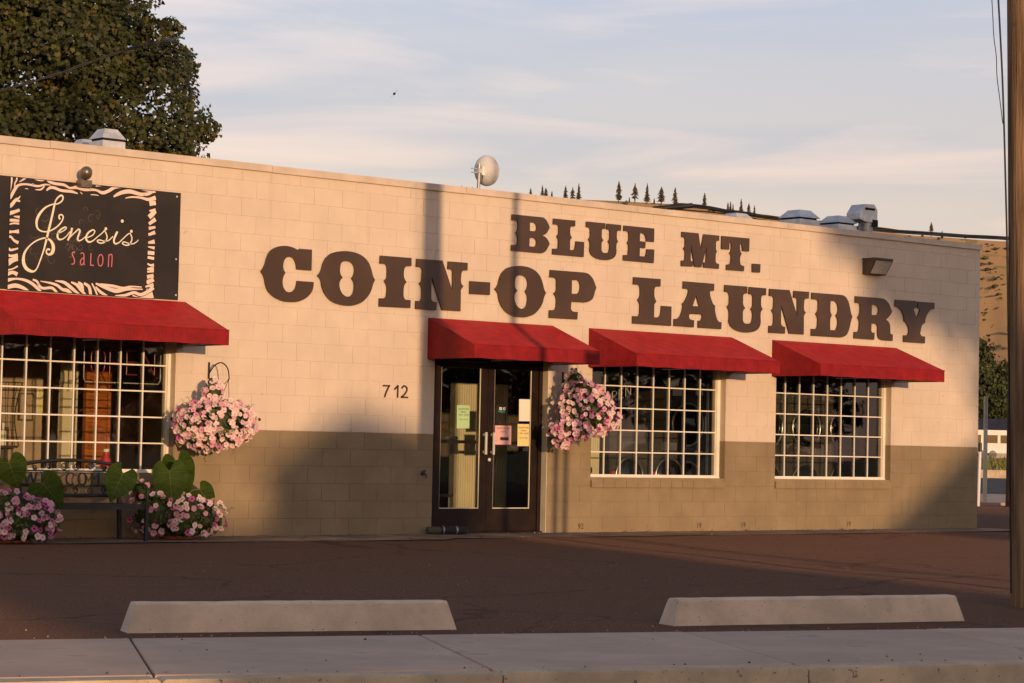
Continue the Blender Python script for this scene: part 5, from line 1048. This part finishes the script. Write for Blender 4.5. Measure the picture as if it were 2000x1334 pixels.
b = MB(); b.tube([c-Vector((.15,-.15,.02)), c+Vector((.35,-.3,.05))], .045, 7); b.build('weatherhead', M['cable'], t)
b = MB(); c = Vector(CB1[4]); b.tube([c+Vector((-.4,.3,.02)), c+Vector((.3,-.25,-.06))], .06, 8); o = b.build('cable_splice', M['cable']); tag(o, 'black cable splice case hanging above the parapet at the lowest vent', 'cable splice')

# ------------------------------------------------------------------ utility poles
PB = Vector((-14.25,-11.835,0)); LEAN = Vector((.304,.953,0))*.018+Vector((-.762,.647,0))*.012
t = thing('utility_pole', PB, 'large weathered wooden utility pole at the right edge in front', 'utility pole', 'wooden utility poles')
b = MB(); RW = random.Random(4); prof = []; NS, SEG = 40, 40
ang = [1+RW.uniform(-.012,.012) for _ in range(SEG)]; crk = {5:.93, 6:.9, 17:.93, 27:.90, 28:.95, 33:.92}
vs = []
for i in range(NS+1):
    z = -.05+11.0*i/NS; r = .158-.0042*z; c = PB+LEAN*z
    for k in range(SEG):
        a = 2*pi*k/SEG+.02*sin(z*1.3); rr = r*ang[k]*crk.get(k, 1)*(1+.006*sin(z*2+k)); vs.append((c.x+rr*cos(a), c.y+rr*sin(a), z))
fs = [(i*SEG+k, i*SEG+(k+1) % SEG, (i+1)*SEG+(k+1) % SEG, (i+1)*SEG+k) for i in range(NS) for k in range(SEG)]+[tuple(NS*SEG+k for k in range(SEG))]
b.add(vs, fs, 0, True); b.build('shaft', M['wood'], t, fixn=False)
b = MB(); c = PB+LEAN*9.8; b.obox((c.x,c.y,9.8), (1.1*.95,-1.1*.31,0), (.03,.09,0), (0,0,.06)); b.build('crossarm', M['wood'], t)
offs = Vector((-.125,.095,0))
def pole_wire(zs_, offk, r, label, jag=0):
    P = [PB+LEAN*z+offs*k+Vector((RW.uniform(-jag,jag), RW.uniform(-jag,jag), z)) for z, k in zip(zs_, offk)]
    b = MB(); b.tube(catmull(P, 4), r, 5); o = b.build('pole_wire', M['cable']); tag(o, label, 'wire', 'wires clipped to the front pole')
pole_wire((.1,1.5,2.6,3.1,3.5,3.9,4.3,4.7,5.2), (1.03,1.02,1.04,1.08,1.12,1.18,1.28,1.4,1.55), .0075, 'thicker dark wire running down beside the front pole')
pole_wire((3.55,3.75,3.9,4.05,4.2,4.4,4.7,5.1), (1.2,1.3,1.42,1.5,1.56,1.62,1.72,1.86), .0035, 'thin kinked wire left of the thicker wire on the front pole', .006)
t = thing('utility_pole', (13.50,9.80,0), 'dark stained wooden utility pole standing behind the front pole', 'utility pole', 'wooden utility poles')
b = MB(); b.lathe((13.56,9.75,-.05), [(.20,0),(.19,.3),(.165,5),(.13,9.5)], 20); b.build('shaft', M['wood2'], t)
b = MB(); b.tube([(13.36,9.62,.05),(13.30,9.60,.12),(13.26,9.66,.02)], .02, 6); b.build('guy_anchor', M['cable'], t)

# ------------------------------------------------------------------ right background street
A_ = Vector((.777,.629,0)); B_ = Vector((.629,-.777,0))
def cross_strip(name, d0, d1, z0, z1, mt, kind='structure', l0=-25, l1=45, **kw):
    C0 = Vector((CAM_LOC.x, CAM_LOC.y, 0)); ps = [C0+A_*d+B_*l for d, l in ((d0,l0),(d0,l1),(d1,l1),(d1,l0))]
    b = MB(); b.add([(p.x,p.y,z0) for p in ps]+[(p.x,p.y,z1) for p in ps], [(4,5,6,7),(0,1,5,4),(1,2,6,5),(2,3,7,6),(3,0,4,7)]); return b.build(name, mt, fixn=False, kind=kind, **kw)
cross_strip('sidewalk', 53.8, 66, -.1, .06, M['conc'])
cross_strip('road', 66, 118, -.3, .010, M['street'])
t = cross_strip('retaining_wall', 118, 119, -.2, .40, M['kerb'], kind=None); tag(t, 'low concrete retaining wall beyond the side road', 'wall')
C0 = Vector((CAM_LOC.x, CAM_LOC.y, 0))
b = MB(); nl_, nd = 30, 10
for j in range(nd+1):
    for i in range(nl_+1):
        p = C0+A_*(119+70*j/nd)+B_*(-25+70*i/nl_); b.v.append((p.x, p.y, .36+.55*(1-(1-j/nd)**2)+RND.uniform(-.03,.03)))
for j in range(nd):
    for i in range(nl_): q = j*(nl_+1)+i; b.f.append((q,q+1,q+nl_+2,q+nl_+1)); b.mi.append(0); b.sm.append(True)
b.build('grass_bank', M['dirt'], org=(0,0,0), fixn=False, kind='structure')
b = MB(); RG = random.Random(8)
for i in range(2600):
    d = RG.uniform(119.3,150); l = RG.uniform(-6,16); p = C0+A_*d+B_*l; z = .36+.55*(1-(1-(d-119)/70)**2); h = RG.uniform(.12,.45)
    a = RG.uniform(0,3.14); w = RG.uniform(.04,.12); b.add([(p.x-w*cos(a),p.y-w*sin(a),z),(p.x+w*cos(a),p.y+w*sin(a),z),(p.x+RG.uniform(-.1,.1),p.y+RG.uniform(-.1,.1),z+h)], [(0,1,2)])
b.build('roadside_grass', M['grass'], org=(0,0,0), fixn=False, kind='stuff', label='green roadside grass on the bank beyond the road', cat='grass')
# white marker post and road sign seen from its edge
t = thing('marker_post', (12.66,10.03,0), 'slim white marker post with black cap beside the building corner', 'post')
b = MB(); b.tube([(12.66,10.03,0),(12.69,10.02,1.24)], .036, 10); b.build('shaft', M['trailer'], t)
b = MB(); b.tube([(12.688,10.02,1.18),(12.69,10.02,1.37)], .043, 10); b.build('cap', M['black'], t)
t = thing('road_sign', (13.94,10.86,.06), 'road sign on a grey steel post seen nearly edge on', 'road sign')
b = MB(); b.obox((13.94,10.86,1.22), (.032,-.026,0), (.014,.018,0), (0,0,1.20)); b.build('post', M['vinyl2'], t)
b = MB(); b.obox((13.93,10.86,2.07), (.075,.055,0)[:3], (.004,-.005,0), (0,0,.36)); b.v = [(v[0]+.02, v[1]-.03, v[2]) for v in b.v]; b.build('plate', M['galv2'], t)
# camper trailer
cp = C0+A_*196+B_*2.2; t = thing('camper_trailer', (cp.x,cp.y,.9), 'old white camper trailer with rounded ends parked beyond the grass', 'trailer')
tx = (A_*.35+B_*.93).normalized(); ty = Vector((-tx.y, tx.x, 0))
def tp(x, y, z): v = cp+tx*x+ty*y; return (v.x, v.y, .85+z)
pf = [(-2.6,.45),(-2.75,1.1),(-2.55,1.75),(-2.1,2.15),(-1.4,2.3),(1.6,2.3),(2.2,2.1),(2.6,1.5),(2.65,.45)]
b = MB(); n = len(pf); b.add([tp(x,-1.0,z) for x, z in pf]+[tp(x,1.0,z) for x, z in pf], [tuple(range(n)), tuple(n+i for i in reversed(range(n)))]+[(i,(i+1)%n,n+(i+1)%n,n+i) for i in range(n)]); b.build('body', M['trailer'], t)
for x0, x1 in ((-1.9,-.5),(-.25,.9),(1.15,2.1)):
    for yy in (-1.02, 1.02):
        b = MB(); b.add([tp(x0,yy,1.25),tp(x1,yy,1.25),tp(x1,yy,1.9),tp(x0,yy,1.9)]+[tp(x0,yy*.985,1.25),tp(x1,yy*.985,1.25),tp(x1,yy*.985,1.9),tp(x0,yy*.985,1.9)], [(0,1,2,3),(7,6,5,4),(0,4,5,1),(1,5,6,2),(2,6,7,3),(3,7,4,0)]); b.build('window', M['dkglass'], t)
b = MB(); v0 = Vector(tp(-2.77,-.6,1.2)); b.add([tp(-2.78,-.6,1.2),tp(-2.78,.6,1.2),tp(-2.6,.6,1.7),tp(-2.6,-.6,1.7),tp(-2.72,-.6,1.2),tp(-2.72,.6,1.2),tp(-2.54,.6,1.7),tp(-2.54,-.6,1.7)], [(0,1,2,3),(7,6,5,4),(0,4,5,1),(1,5,6,2),(2,6,7,3),(3,7,4,0)]); b.build('window', M['dkglass'], t)
for x in (-.3,.5):
    for yy in (-1.0,.85):
        b = MB(); b.lathe(tp(x,yy,.33), [(.33,0),(.33,.15)], 14, axis=tuple(ty)); b.build('wheel', M['black'], t)
# house with a dark roof behind the trailer
hp = C0+A_*218+B_*3; t = thing('house', (hp.x,hp.y,.8), 'low house with a dark roof behind the camper trailer', 'house')
def hp_(x, y, z): v = hp+B_*x+A_*y; return (v.x, v.y, .8+z)
b = MB(); q = [(-9,-4),(9,-4),(9,4),(-9,4)]; b.add([hp_(x,y,-.3) for x, y in q]+[hp_(x,y,2.2) for x, y in q], [(0,1,5,4),(1,2,6,5),(2,3,7,6),(3,0,4,7),(4,5,6,7)]); b.build('wall', M['siding'], t)
b = MB(); b.add([hp_(-9.5,-4.6,2.15),hp_(9.5,-4.6,2.15),hp_(9.5,4.6,2.15),hp_(-9.5,4.6,2.15),hp_(-4,0,3.6),hp_(4,0,3.6)], [(0,1,5,4),(1,2,5),(2,3,4,5),(3,0,4),(3,2,1,0)]); b.build('roof', M['roofdk'], t)
for x in (-5,0,5):
    b = MB(); b.add([hp_(x-.7,-4.03,.8),hp_(x+.7,-4.03,.8),hp_(x+.7,-4.03,1.8),hp_(x-.7,-4.03,1.8),hp_(x-.7,-3.98,.8),hp_(x+.7,-3.98,.8),hp_(x+.7,-3.98,1.8),hp_(x-.7,-3.98,1.8)], [(0,1,2,3),(7,6,5,4),(0,4,5,1),(1,5,6,2),(2,6,7,3),(3,7,4,0)]); b.build('window', M['dkglass'], t)

# ------------------------------------------------------------------ foliage by numpy
LEAF5 = np.array([(0,0),(.30,-.10),(.62,.05),(.42,.30),(.78,.62),(.38,.60),(.0,1.15),(-.38,.60),(-.78,.62),(-.42,.30),(-.62,.05),(-.30,-.10)], float)
def leaf_cloud(name, parent, pts, nrm, size, mats, seed, shape=None, fr=(.5,.35,.15), org=None, droop=.3, **kw):
    rs = np.random.RandomState(seed); n = len(pts); sh = LEAF5 if shape is None else shape; k = len(sh)
    nn = nrm+rs.normal(0, .55, (n,3)); nn /= np.linalg.norm(nn, axis=1)[:,None]
    dn = np.tile([0,0,-1.], (n,1))*droop+rs.normal(0, .6, (n,3)); t = dn-(dn*nn).sum(1)[:,None]*nn; t /= np.linalg.norm(t, axis=1)[:,None]; s = np.cross(nn, t)
    sz = size*rs.uniform(.65,1.25,n)
    V_ = pts[:,None,:]+sz[:,None,None]*(sh[None,:,0,None]*s[:,None,:]+sh[None,:,1,None]*t[:,None,:])
    V_ = V_-nn[:,None,:]*(sz[:,None]*.18*(sh[None,:,0]**2))[:,:,None]
    me = bpy.data.meshes.new(name); me.vertices.add(n*k); o = np.array(org if org is not None else pts.mean(0)); me.vertices.foreach_set('co', (V_-o).reshape(-1).astype(np.float32))
    me.loops.add(n*k); me.loops.foreach_set('vertex_index', np.arange(n*k, dtype=np.int32))
    me.polygons.add(n); me.polygons.foreach_set('loop_start', np.arange(0, n*k, k, dtype=np.int32)); me.polygons.foreach_set('loop_total', np.full(n, k, np.int32))
    for mt in mats: me.materials.append(mt)
    me.polygons.foreach_set('material_index', rs.choice(len(mats), n, p=np.array(fr[:len(mats)])/sum(fr[:len(mats)])).astype(np.int32))
    me.update(); me.validate(); return link(name, me, o, parent, **kw)
def shell_points(lobes, n, seed, k0=.72, clump=.22, nclump=60):
    """points in the outer shell of ellipsoid lobes, gathered into clumps"""
    rs = np.random.RandomState(seed); vol = np.array([l[3]*l[4]+l[4]*l[5]+l[3]*l[5] for l in lobes]); li = rs.choice(len(lobes), n, p=vol/vol.sum())
    Lb = np.array(lobes); nc = nclump*len(lobes)
    d = rs.normal(0,1,(n,3)); d /= np.linalg.norm(d, axis=1)[:,None]
    cd = rs.normal(0,1,(nc,3)); cd /= np.linalg.norm(cd, axis=1)[:,None]; ck = rs.uniform(.80,1.10,nc)
    # bulge towards clump directions
    best = np.full(n, .9); 
    for j in range(len(lobes)):
        m_ = np.where(li == j)[0]; D = d[m_] @ cd[j*nclump:(j+1)*nclump].T; a = D.argmax(1); best[m_] = ck[j*nclump+a]*(1-clump*(np.arccos(np.clip(D.max(1),-1,1))/.45)**2)
    k = best*rs.uniform(k0,1.0,n)**.5
    P = Lb[li,:3]+d*Lb[li,3:6]*k[:,None]
    return P, d
def limbs(parent, base, tips, r0, mt, seed):
    R_ = random.Random(seed); b = MB(); base = Vector(base)
    for tp_ in tips:
        tp_ = Vector(tp_); mid = base+(tp_-base)*.45+Vector((R_.uniform(-.3,.3), R_.uniform(-.3,.3), .4)); P = catmull([base, mid, tp_], 5); b.tube(P, [r0*(1-.85*i/(len(P)-1)) for i in range(len(P))], 7)
    b.build('limb', mt, parent)
# big maple behind the salon
TB = Vector((-4.35, 22.1, -.24))
t = thing('maple_tree', TB, 'large dark green maple tree rising behind the salon roof', 'tree')
rtv = Vector((cos(YAW-.17), -sin(YAW-.17), 0)); fwv = Vector((rtv.y*-1, rtv.x, 0))
def tpos(px, pz, dp=0): # metres right of the trunk line, height, depth
    v = TB+rtv*px+fwv*dp; return (v.x, v.y, pz)
LB = []
TIPS = [(-2.19,19.95,9.58,.42,.42,.34),(-1.96,19.77,9.72,.34,.3,.22),(-1.9,19.7,9.3,.28,.25,.16)]
for (px, pz, dp, r, rv, rz) in ((0.0,9.6,0,3.0,3.0,2.7),(-1.5,10.6,.5,3.0,2.8,2.6),(1.2,10.9,.2,2.0,2.2,1.7),(2.2,7.75,-.4,2.05,2.2,2.0),(2.75,6.5,-.3,1.45,1.8,1.6),(0.4,6.6,-1.0,2.4,2.2,1.9),(-1.6,7.2,-.8,2.6,2.2,2.1),(3.15,9.05,.1,.85,.8,.42),(1.6,9.2,-.9,1.6,1.4,1.3),(4.05,7.72,.1,.36,.4,.32),(-3.2,8.5,0,2.6,2.6,2.6),(0,12,.4,2.6,2.6,1.8)):
    c = tpos(px, pz, dp); LB.append((c[0],c[1],c[2],r,rv,rz))
LB += TIPS
P, d = shell_points(LB, 105000, 3, .62, .24, 80)
leaf_cloud('crown', t, P, d+np.array([-.25,-.35,.35]), .082, [M['leafA'], M['leafB'], M['leafC']], 5, fr=(.5,.36,.14))
b = MB(); b.tube([TB, TB+Vector((.05,0,2.5)), TB+Vector((.1,.1,5)), TB+Vector((0,0,8.5))], [.42,.34,.28,.14], 12); b.build('trunk', M['bark'], t)
limbs(t, TB+Vector((.08,.05,4.3)), [tpos(2.2,7.7,-.2), (-2.0,19.8,9.6), tpos(-2.4,8.8,0), tpos(1.2,10.6,0), tpos(-1,11,.5), tpos(3.9,7.7,.1), tpos(.4,7,-1.2)], .16, M['bark'], 2)

LEAF4 = np.array([(0,0),(.5,.5),(0,1.1),(-.5,.5)], float)
def leafy(name, loc, label, cat, lobes, n, size, mats, seed, grp=None, trunk=True, fr=(.6,.4)):
    t = thing(name, loc, label, cat, grp); P, d = shell_points(lobes, n, seed, .55, .25, 26)
    leaf_cloud('crown' if trunk else 'foliage', t, P, d, size, mats, seed, LEAF4, fr=fr)
    if trunk:
        top = max(l[2] for l in lobes); b = MB(); b.tube([Vector(loc), Vector((loc[0]+.1,loc[1],(loc[2]+top)/2)), Vector((lobes[0][0],lobes[0][1],top))], [.09+size*.6,.08+size*.4,.05], 8); b.build('trunk', M['bark'], t)
        limbs(t, (loc[0],loc[1],loc[2]+(top-loc[2])*.45), [l[:3] for l in lobes], .06+size*.25, M['bark'], seed)
    return t
# dark trees beyond the trailer
def bgp(d, l): v = C0+A_*d+B_*l; return v.x, v.y
for i, (d_, l_, h_, r_, lab) in enumerate(((238,2.0,14.6,3.0,'dark green tree behind the trailer nearest the building corner'),(246,5.6,11.4,3.2,'lower dark tree behind the trailer beside the rear pole'),(250,-11,13,6,'dark tree behind the building corner far off'))):
    x, y = bgp(d_, l_); leafy('broadleaf_tree', (x,y,.6), lab, 'tree', [(x,y,h_*.55,r_,r_,h_*.42),(x+1,y-1,h_*.38,r_*1.1,r_*1.1,h_*.30),(x-1,y,h_*.74,r_*.6,r_*.6,h_*.25)], 9000, .34, [M['hedge'], M['hedge2']], 60+i, 'dark trees beyond the road')
# hanging twig of leaves near the front pole (a street tree behind the building corner)
x, y = 20.5, 15.6
leafy('young_tree', (x+1.6,y-2.2,0), 'thin young tree with sparse leaves beside the rear pole', 'tree', [(x+1.3,y-1.7,6.1,.9,.9,1.1),(x+.65,y-.85,5.3,.45,.45,.5),(x+1.6,y-2,4.9,.8,.8,.8)], 900, .13, [M['hedge'], M['hedge2']], 71)
# ------------------------------------------------------------------ hill and its pines
AZT = [(10,5.6),(25,6.0),(35,6.25),(39.1,6.06),(41.1,5.98),(42.45,5.95),(44.55,5.88),(46.28,5.68),(48.23,5.40),(50.17,5.18),(52.15,5.06),(60,4.9),(75,4.4),(85,4.0)]
def elv(a):
    for i in range(len(AZT)-1):
        if AZT[i][0] <= a <= AZT[i+1][0]: q = (a-AZT[i][0])/(AZT[i+1][0]-AZT[i][0]); q = q*q*(3-2*q)*.5+q*.5; return AZT[i][1]*(1-q)+AZT[i+1][1]*q
    return AZT[0][1] if a < AZT[0][0] else AZT[-1][1]
RID = 1500.
def hill_h(a, r):
    H_ = math.tan(radians(elv(a)))*RID+1.1; s = (r-1080)/(RID-1080)
    if s <= 0: return -.2
    if s > 1: return H_-(r-RID)*.06
    n = 6*sin(a*1.9+r*.006)*sin(r*.0043+a)+3*sin(a*5.3+r*.011)+1.2*sin(a*13+r*.03)
    return H_*(s**1.12)+n*min(1, 4*s*(1-s)*1.0)*.9
b = MB(); azs = [10+.5*i for i in range(151)]; rs_ = [900,1000]+[1050+15*i for i in range(31)]+[1540,1620,1800,2200]
for r in rs_:
    for a in azs:
        b.v.append((CAM_LOC.x+r*sin(radians(a)), CAM_LOC.y+r*cos(radians(a)), hill_h(a, r)))
na = len(azs)
for j in range(len(rs_)-1):
    for i in range(na-1): b.f.append((j*na+i, j*na+i+1, (j+1)*na+i+1, (j+1)*na+i)); b.mi.append(0); b.sm.append(True)
b.build('hill', M['hill'], org=(0,0,0), fixn=False, kind='structure')
def hp3(a, r): return Vector((CAM_LOC.x+r*sin(radians(a)), CAM_LOC.y+r*cos(radians(a)), hill_h(a, r)))
def px_az(x): return 39.1+(x-900)*(52.15-39.1)/1065.
# sagebrush on the slope
b = MB(); RS_ = random.Random(12)
for i in range(620):
    a = RS_.uniform(50.2, 53.6) if i < 520 else RS_.uniform(42, 52); r = RS_.uniform(1090, 1490) if i < 520 else RS_.uniform(1400, 1499)
    p = hp3(a, r); s = RS_.choice((RS_.uniform(.5,1.1), RS_.uniform(.5,1.1), RS_.uniform(1.,2.4)))*(1.0 if i < 520 else .7); b.ell((p.x,p.y,p.z+s*.15), (s,s,s*.5), 8, 6, 0, .14, RS_)
b.build('hillside_brush', M['shrub'], org=(0,0,0), fixn=False, kind='stuff', label='dark sagebrush clumps scattered over the dry hillside', cat='brush')
def pine_meshes(seed, wid, sparse, flat):
    R_ = random.Random(seed); b = MB(); nt = 16
    for k in range(nt):
        z = .14+.84*k/(nt-1); w = wid*(1-(z**(1.6 if not flat else 3.0)))*R_.uniform(.7,1.15)+.02
        if sparse and z < .42: w *= R_.choice((.2,.5,1))
        for j in range(9):
            a = 2*pi*j/9+R_.uniform(-.4,.4); ww = w*R_.uniform(.5,1.2); dz = R_.uniform(-.06,.0); da = .42
            b.add([(0,0,z+.05),(ww*.55*cos(a-da),ww*.55*sin(a-da),z+dz*.4),(ww*cos(a),ww*sin(a),z+dz),(ww*.55*cos(a+da),ww*.55*sin(a+da),z+dz*.4),(ww*.5*cos(a),ww*.5*sin(a),z+.05)], [(0,1,4),(1,2,4),(2,3,4),(3,0,4),(0,1,2,3)])
    cr = b.mesh('crown', M['pine']); b = MB(); b.tube([(0,0,-.05),(0,0,.9)], [.022,.006], 6); return cr, b.mesh('trunk', M['bark'])
PM = [pine_meshes(1,.25,False,False), pine_meshes(2,.26,True,False), pine_meshes(3,.18,False,False), pine_meshes(4,.27,True,True), pine_meshes(5,.17,False,True)]
PINES = [(901,14,2,'small pine tip showing left of the dish antenna'),(923,12,2,'low pine tip just left of the dish mast'),
 (1038,19,0,'lone pine standing right of the dish antenna'),(1061,25,2,'slim pine in the pair above the letter L of BLUE'),(1068,20,3,'broad pine in the pair above the letter L of BLUE'),(1080,11,0,'tiny pine right of the close pair on the ridge'),
 (1107,23,0,'leftmost of the three pines above the letter U of BLUE'),(1121,25,1,'middle of the three pines above the letter U of BLUE'),(1133,30,2,'tallest and rightmost of the three pines above the letter U'),
 (1212,36,0,'tallest full pine on the ridge above the letter E of BLUE'),(1244,34,1,'open crowned pine with visible trunk on the ridge'),(1268,36,2,'narrow pine between the open crowned pine and broad blunt pine'),
 (1296,33,3,'broad blunt topped pine left of the dark cable end'),(1323,34,4,'dark narrow blunt topped pine at the cable end'),(1282,9,0,'tiny pine left of the broad blunt pine'),(1233,7,0,'tiny pine between the tallest pine and the open crowned one'),
 (1381,25,0,'lone pointed pine above the letter M of MT'),(1427,13,0,'left pine of the low trio above the letter T'),(1432,16,2,'middle pine of the low trio above the letter T'),(1437,14,2,'right pine of the low trio above the letter T'),
 (1453,24,2,'slim pine standing alone right of the low trio'),(1468,20,1,'broader pine left in the last ridge pair by the vents'),(1479,18,2,'slim pine right in the last ridge pair by the vents'),
 (1822,24,1,'lone pine on the bare ridge right of the stack vent'),(1843,12,0,'small pine right of the lone pine on the bare ridge'),(1887,7,3,'tiny bush like pine on the ridge nearest the front pole')]
for x, hpx, vi, lab in PINES:
    a = px_az(x); r = RND.uniform(1493, 1500); p = hp3(a, r); H_ = (hpx+4)*r/4640.
    t = thing('pine_tree', p, lab, 'tree', 'pines on the ridge'); cr, tr = PM[vi]; q = Quaternion((0,0,1), RND.uniform(0,6))
    link('crown', cr, p, t, rot=q, scale=(H_,H_,H_)); link('trunk', tr, p, t, scale=(H_,H_,H_))
b = MB()
for i in range(26):
    a = px_az(RND.choice((RND.uniform(1150,1250), RND.uniform(1270,1330), RND.uniform(1360,1400), RND.uniform(1790,1840)))); r = RND.uniform(1440,1500); p = hp3(a, r); s = RND.uniform(.6,1.9); b.ell((p.x,p.y,p.z+s*.6), (s*.8,s*.8,s), 6, 5, 0, .3, RND)
b.build('ridge_brush', M['pine'], org=(0,0,0), fixn=False, kind='stuff', label='low dark brush along the top of the ridge', cat='brush')
# bird
t = thing('bird', (26.26,48.87,14.30), 'tiny dark bird flying high above the building', 'bird')
b = MB(); b.ell((26.26,48.87,14.38), (.045,.07,.05), 8, 6); b.build('body', M['black'], t)
for s, dz in ((1,.16),(-1,-.14)):
    b = MB(); c = Vector((26.26,48.87,14.38)); w = Vector((.10*s,-.06*s,dz)); b.add([c+Vector((.03,.05,0)), c-Vector((.03,.07,0)), c+w*1.0-Vector((.02,.05,.0)), c+w*1.05, c+Vector((0,0,.02)), c+w*.5+Vector((.03,.0,.02))], [(0,1,2,3),(0,3,5,4),(1,4,5,2),(3,2,5)]); b.build('wing', M['black'], t)

# ------------------------------------------------------------------ unseen far side of the street; hedges and gables added to cast evening shade
def sp(X, t_, z0=0): return Vector((X, 0, z0))-SDIR*t_
LEAF4b = LEAF4
def hedge(X0, X1, t_, z0, label, seed):  # added caster: its height is set by where its shade meets the wall
    A, B = sp(X0, t_), sp(X1, t_); top = z0+(-SDIR.z)*t_; c = (A+B)/2; w = abs(B.x-A.x); t = thing('shade_hedge', (c.x,c.y,-.24), label, 'hedge', 'clipped hedges added across the street for shade')
    b = MB(); b.box(c.x-w/2+.1, c.y-.5, -.24, c.x+w/2-.1, c.y+.5, top-.12); b.build('core', M['hedge'], t)
    rs = np.random.RandomState(seed); n = int(w*1500); P = np.stack([rs.uniform(-w/2, w/2, n), rs.choice([-.55,.55], n)+rs.normal(0,.06,n), rs.uniform(-.2, top, n)], 1); k = rs.rand(n) < .4; P[k,1] = rs.uniform(-.55,.55,k.sum()); P[k,2] = top-.06+rs.normal(0,.07,k.sum())
    d = np.where(k[:,None], np.array([[0,0,1.]]), np.stack([0*P[:,0], np.sign(P[:,1]), 0*P[:,0]], 1)); P[:,0] += c.x; P[:,1] += c.y
    leaf_cloud('leaves', t, P, d, .10, [M['hedge'], M['hedge2']], seed, LEAF4, fr=(.6,.4))
hedge(-18.1, -15.3, 70, .66, 'tall clipped evergreen hedge added across the street for shade, longest of its row', 81)
hedge(-15.3, -14.2, 71, .44, 'shorter clipped hedge added across the street for shade, middle of its row', 82)
hedge(-14.2, -12.4, 71.5, .06, 'lowest clipped hedge added across the street for shade beside the garage', 83)
def shade_gable(X0, X1, t_, zeave, zpeak, depth, label, name='house', mt=None, dt=0, skew=.5):  # added caster: eaves, peak and depth follow the shade wanted on wall and lot
    A, B = sp(X0, t_), sp(X1, t_); lift = (-SDIR.z)*t_; y = A.y; xm = A.x+(B.x-A.x)*skew
    t = thing(name, ((A.x+B.x)/2, y-depth/2, -.24), label, 'building')
    x0, x1 = A.x, B.x; ze, zp = zeave+lift, zpeak+lift
    b = MB(); b.add([(x0,y,-.24),(x1,y,-.24),(x1,y,ze-.1),(xm,y,zp-.1),(x0,y,ze-.1)]+[(x0,y-depth,-.24),(x1,y-depth,-.24),(x1,y-depth,ze-.1),(xm,y-depth,zp-.1),(x0,y-depth,ze-.1)], [(0,1,2,3,4),(9,8,7,6,5),(0,5,6,1),(1,6,7,2),(4,3,8,9),(3,2,7,8),(0,4,9,5)]); b.build('wall', mt or M['siding'], t)
    b = MB()
    for xa, za, xb, zb_ in ((x0-.12, ze-.06, xm, zp), (xm, zp, x1+.12, ze-.06)):
        b.add([(xa,y+.12,za-.06),(xb,y+.12,zb_-.06),(xb,y-depth-.12,zb_-.06),(xa,y-depth-.12,za-.06),(xa,y+.12,za),(xb,y+.12,zb_),(xb,y-depth-.12,zb_),(xa,y-depth-.12,za)], [(0,1,2,3),(4,7,6,5),(0,4,5,1),(1,5,6,2),(2,6,7,3),(3,7,4,0)])
    b.build('roof', M['roofdk'], t)
    b = MB(); b.box((x0+x1)/2-.45, y+.001, -.2, (x0+x1)/2+.45, y+.04, 1.9); b.build('door', M['trailer'], t)
    for xx in ((x0*.75+x1*.25), (x0*.25+x1*.75)):
        b = MB(); b.box(xx-.3, y+.001, 2.4, xx+.3, y+.03, 3.2); b.build('window', M['dkglass'], t)
shade_gable(-12.85, -10.45, 62, .80, 1.55, 2.4, 'narrow gabled garage added across the street for shade', 'shade_garage')
shade_gable(-2.3, 4.2, 60, -.2, 2.4, 8, 'steep roofed house added across the street for shade', skew=.62)
c = sp(-.9, 60, 4.1)
leafy('broadleaf_tree', (c.x+2.0, c.y-1, -.24), 'tall leafy tree across the street beside the steep roofed house', 'tree', [tuple(sp(-1.0,60,4.35))+(1.7,1.6,1.25), tuple(sp(-2.4,60,4.45))+(1.2,1.2,.75), tuple(sp(.5,60,4.0))+(1.5,1.5,.95), tuple(sp(-.3,60,3.35))+(1.0,1.0,.5), tuple(sp(-1.7,60,3.55))+(1.0,1.0,.55)], 9000, .26, [M['hedge'], M['hedge2']], 91)
hedge(4.6, 15.5, 60, .35, 'long tall hedge added across the street for shade behind the steep roofed house', 84)
# slim lamp post and two post sign at the kerb, right of the picture
t = thing('street_lamp', (-13.32,-12.9,0), 'slim steel street lamp at the kerb right of the picture', 'street lamp')
b = MB(); b.tube([(-13.32,-12.9,0),(-13.32,-12.9,7.4)], .048, 10); b.build('pole', M['galv2'], t)
b = MB(); b.tube([(-13.32,-12.9,7.3),(-13.6,-13.8,7.6)], .03, 8); b.obox((-13.65,-13.95,7.58), (.10,.0,0), (0,.25,0), (0,0,.06)); b.build('lamp_arm', M['galv2'], t)
t = thing('road_sign', (-12.0,-11.4,0), 'two post road sign standing right of the front pole', 'road sign')
for dx in (-.085, .085):
    b = MB(); b.box(-12.0+dx-.032,-11.43,-.05,-12.0+dx+.032,-11.37,3.15); b.build('post', M['galv2'], t)
b = MB(); b.box(-12.14,-11.365,2.72,-11.86,-11.35,3.12); b.build('plate', M['galv2'], t)
# dark trees and houses that the windows mirror
for i, (x, y, h_, r_) in enumerate(((6,-44,5.2,3.2),(12.5,-47,6.2,3.6),(20,-44,4.6,3.4),(28,-46,6.4,4.2),(37,-44,5.4,3.8),(46,-48,6.6,4.4))):
    leafy('broadleaf_tree', (x,y,-.24), ('first','second','third','fourth','fifth','sixth')[i]+' tree from the garage in the row across the street', 'tree', [(x,y,h_*.55,r_,r_*.9,h_*.42),(x+1.5,y,h_*.42,r_,r_*.9,h_*.36)], 2500, .32, [M['hedge'], M['hedge2']], 100+i, 'tree row across the street')
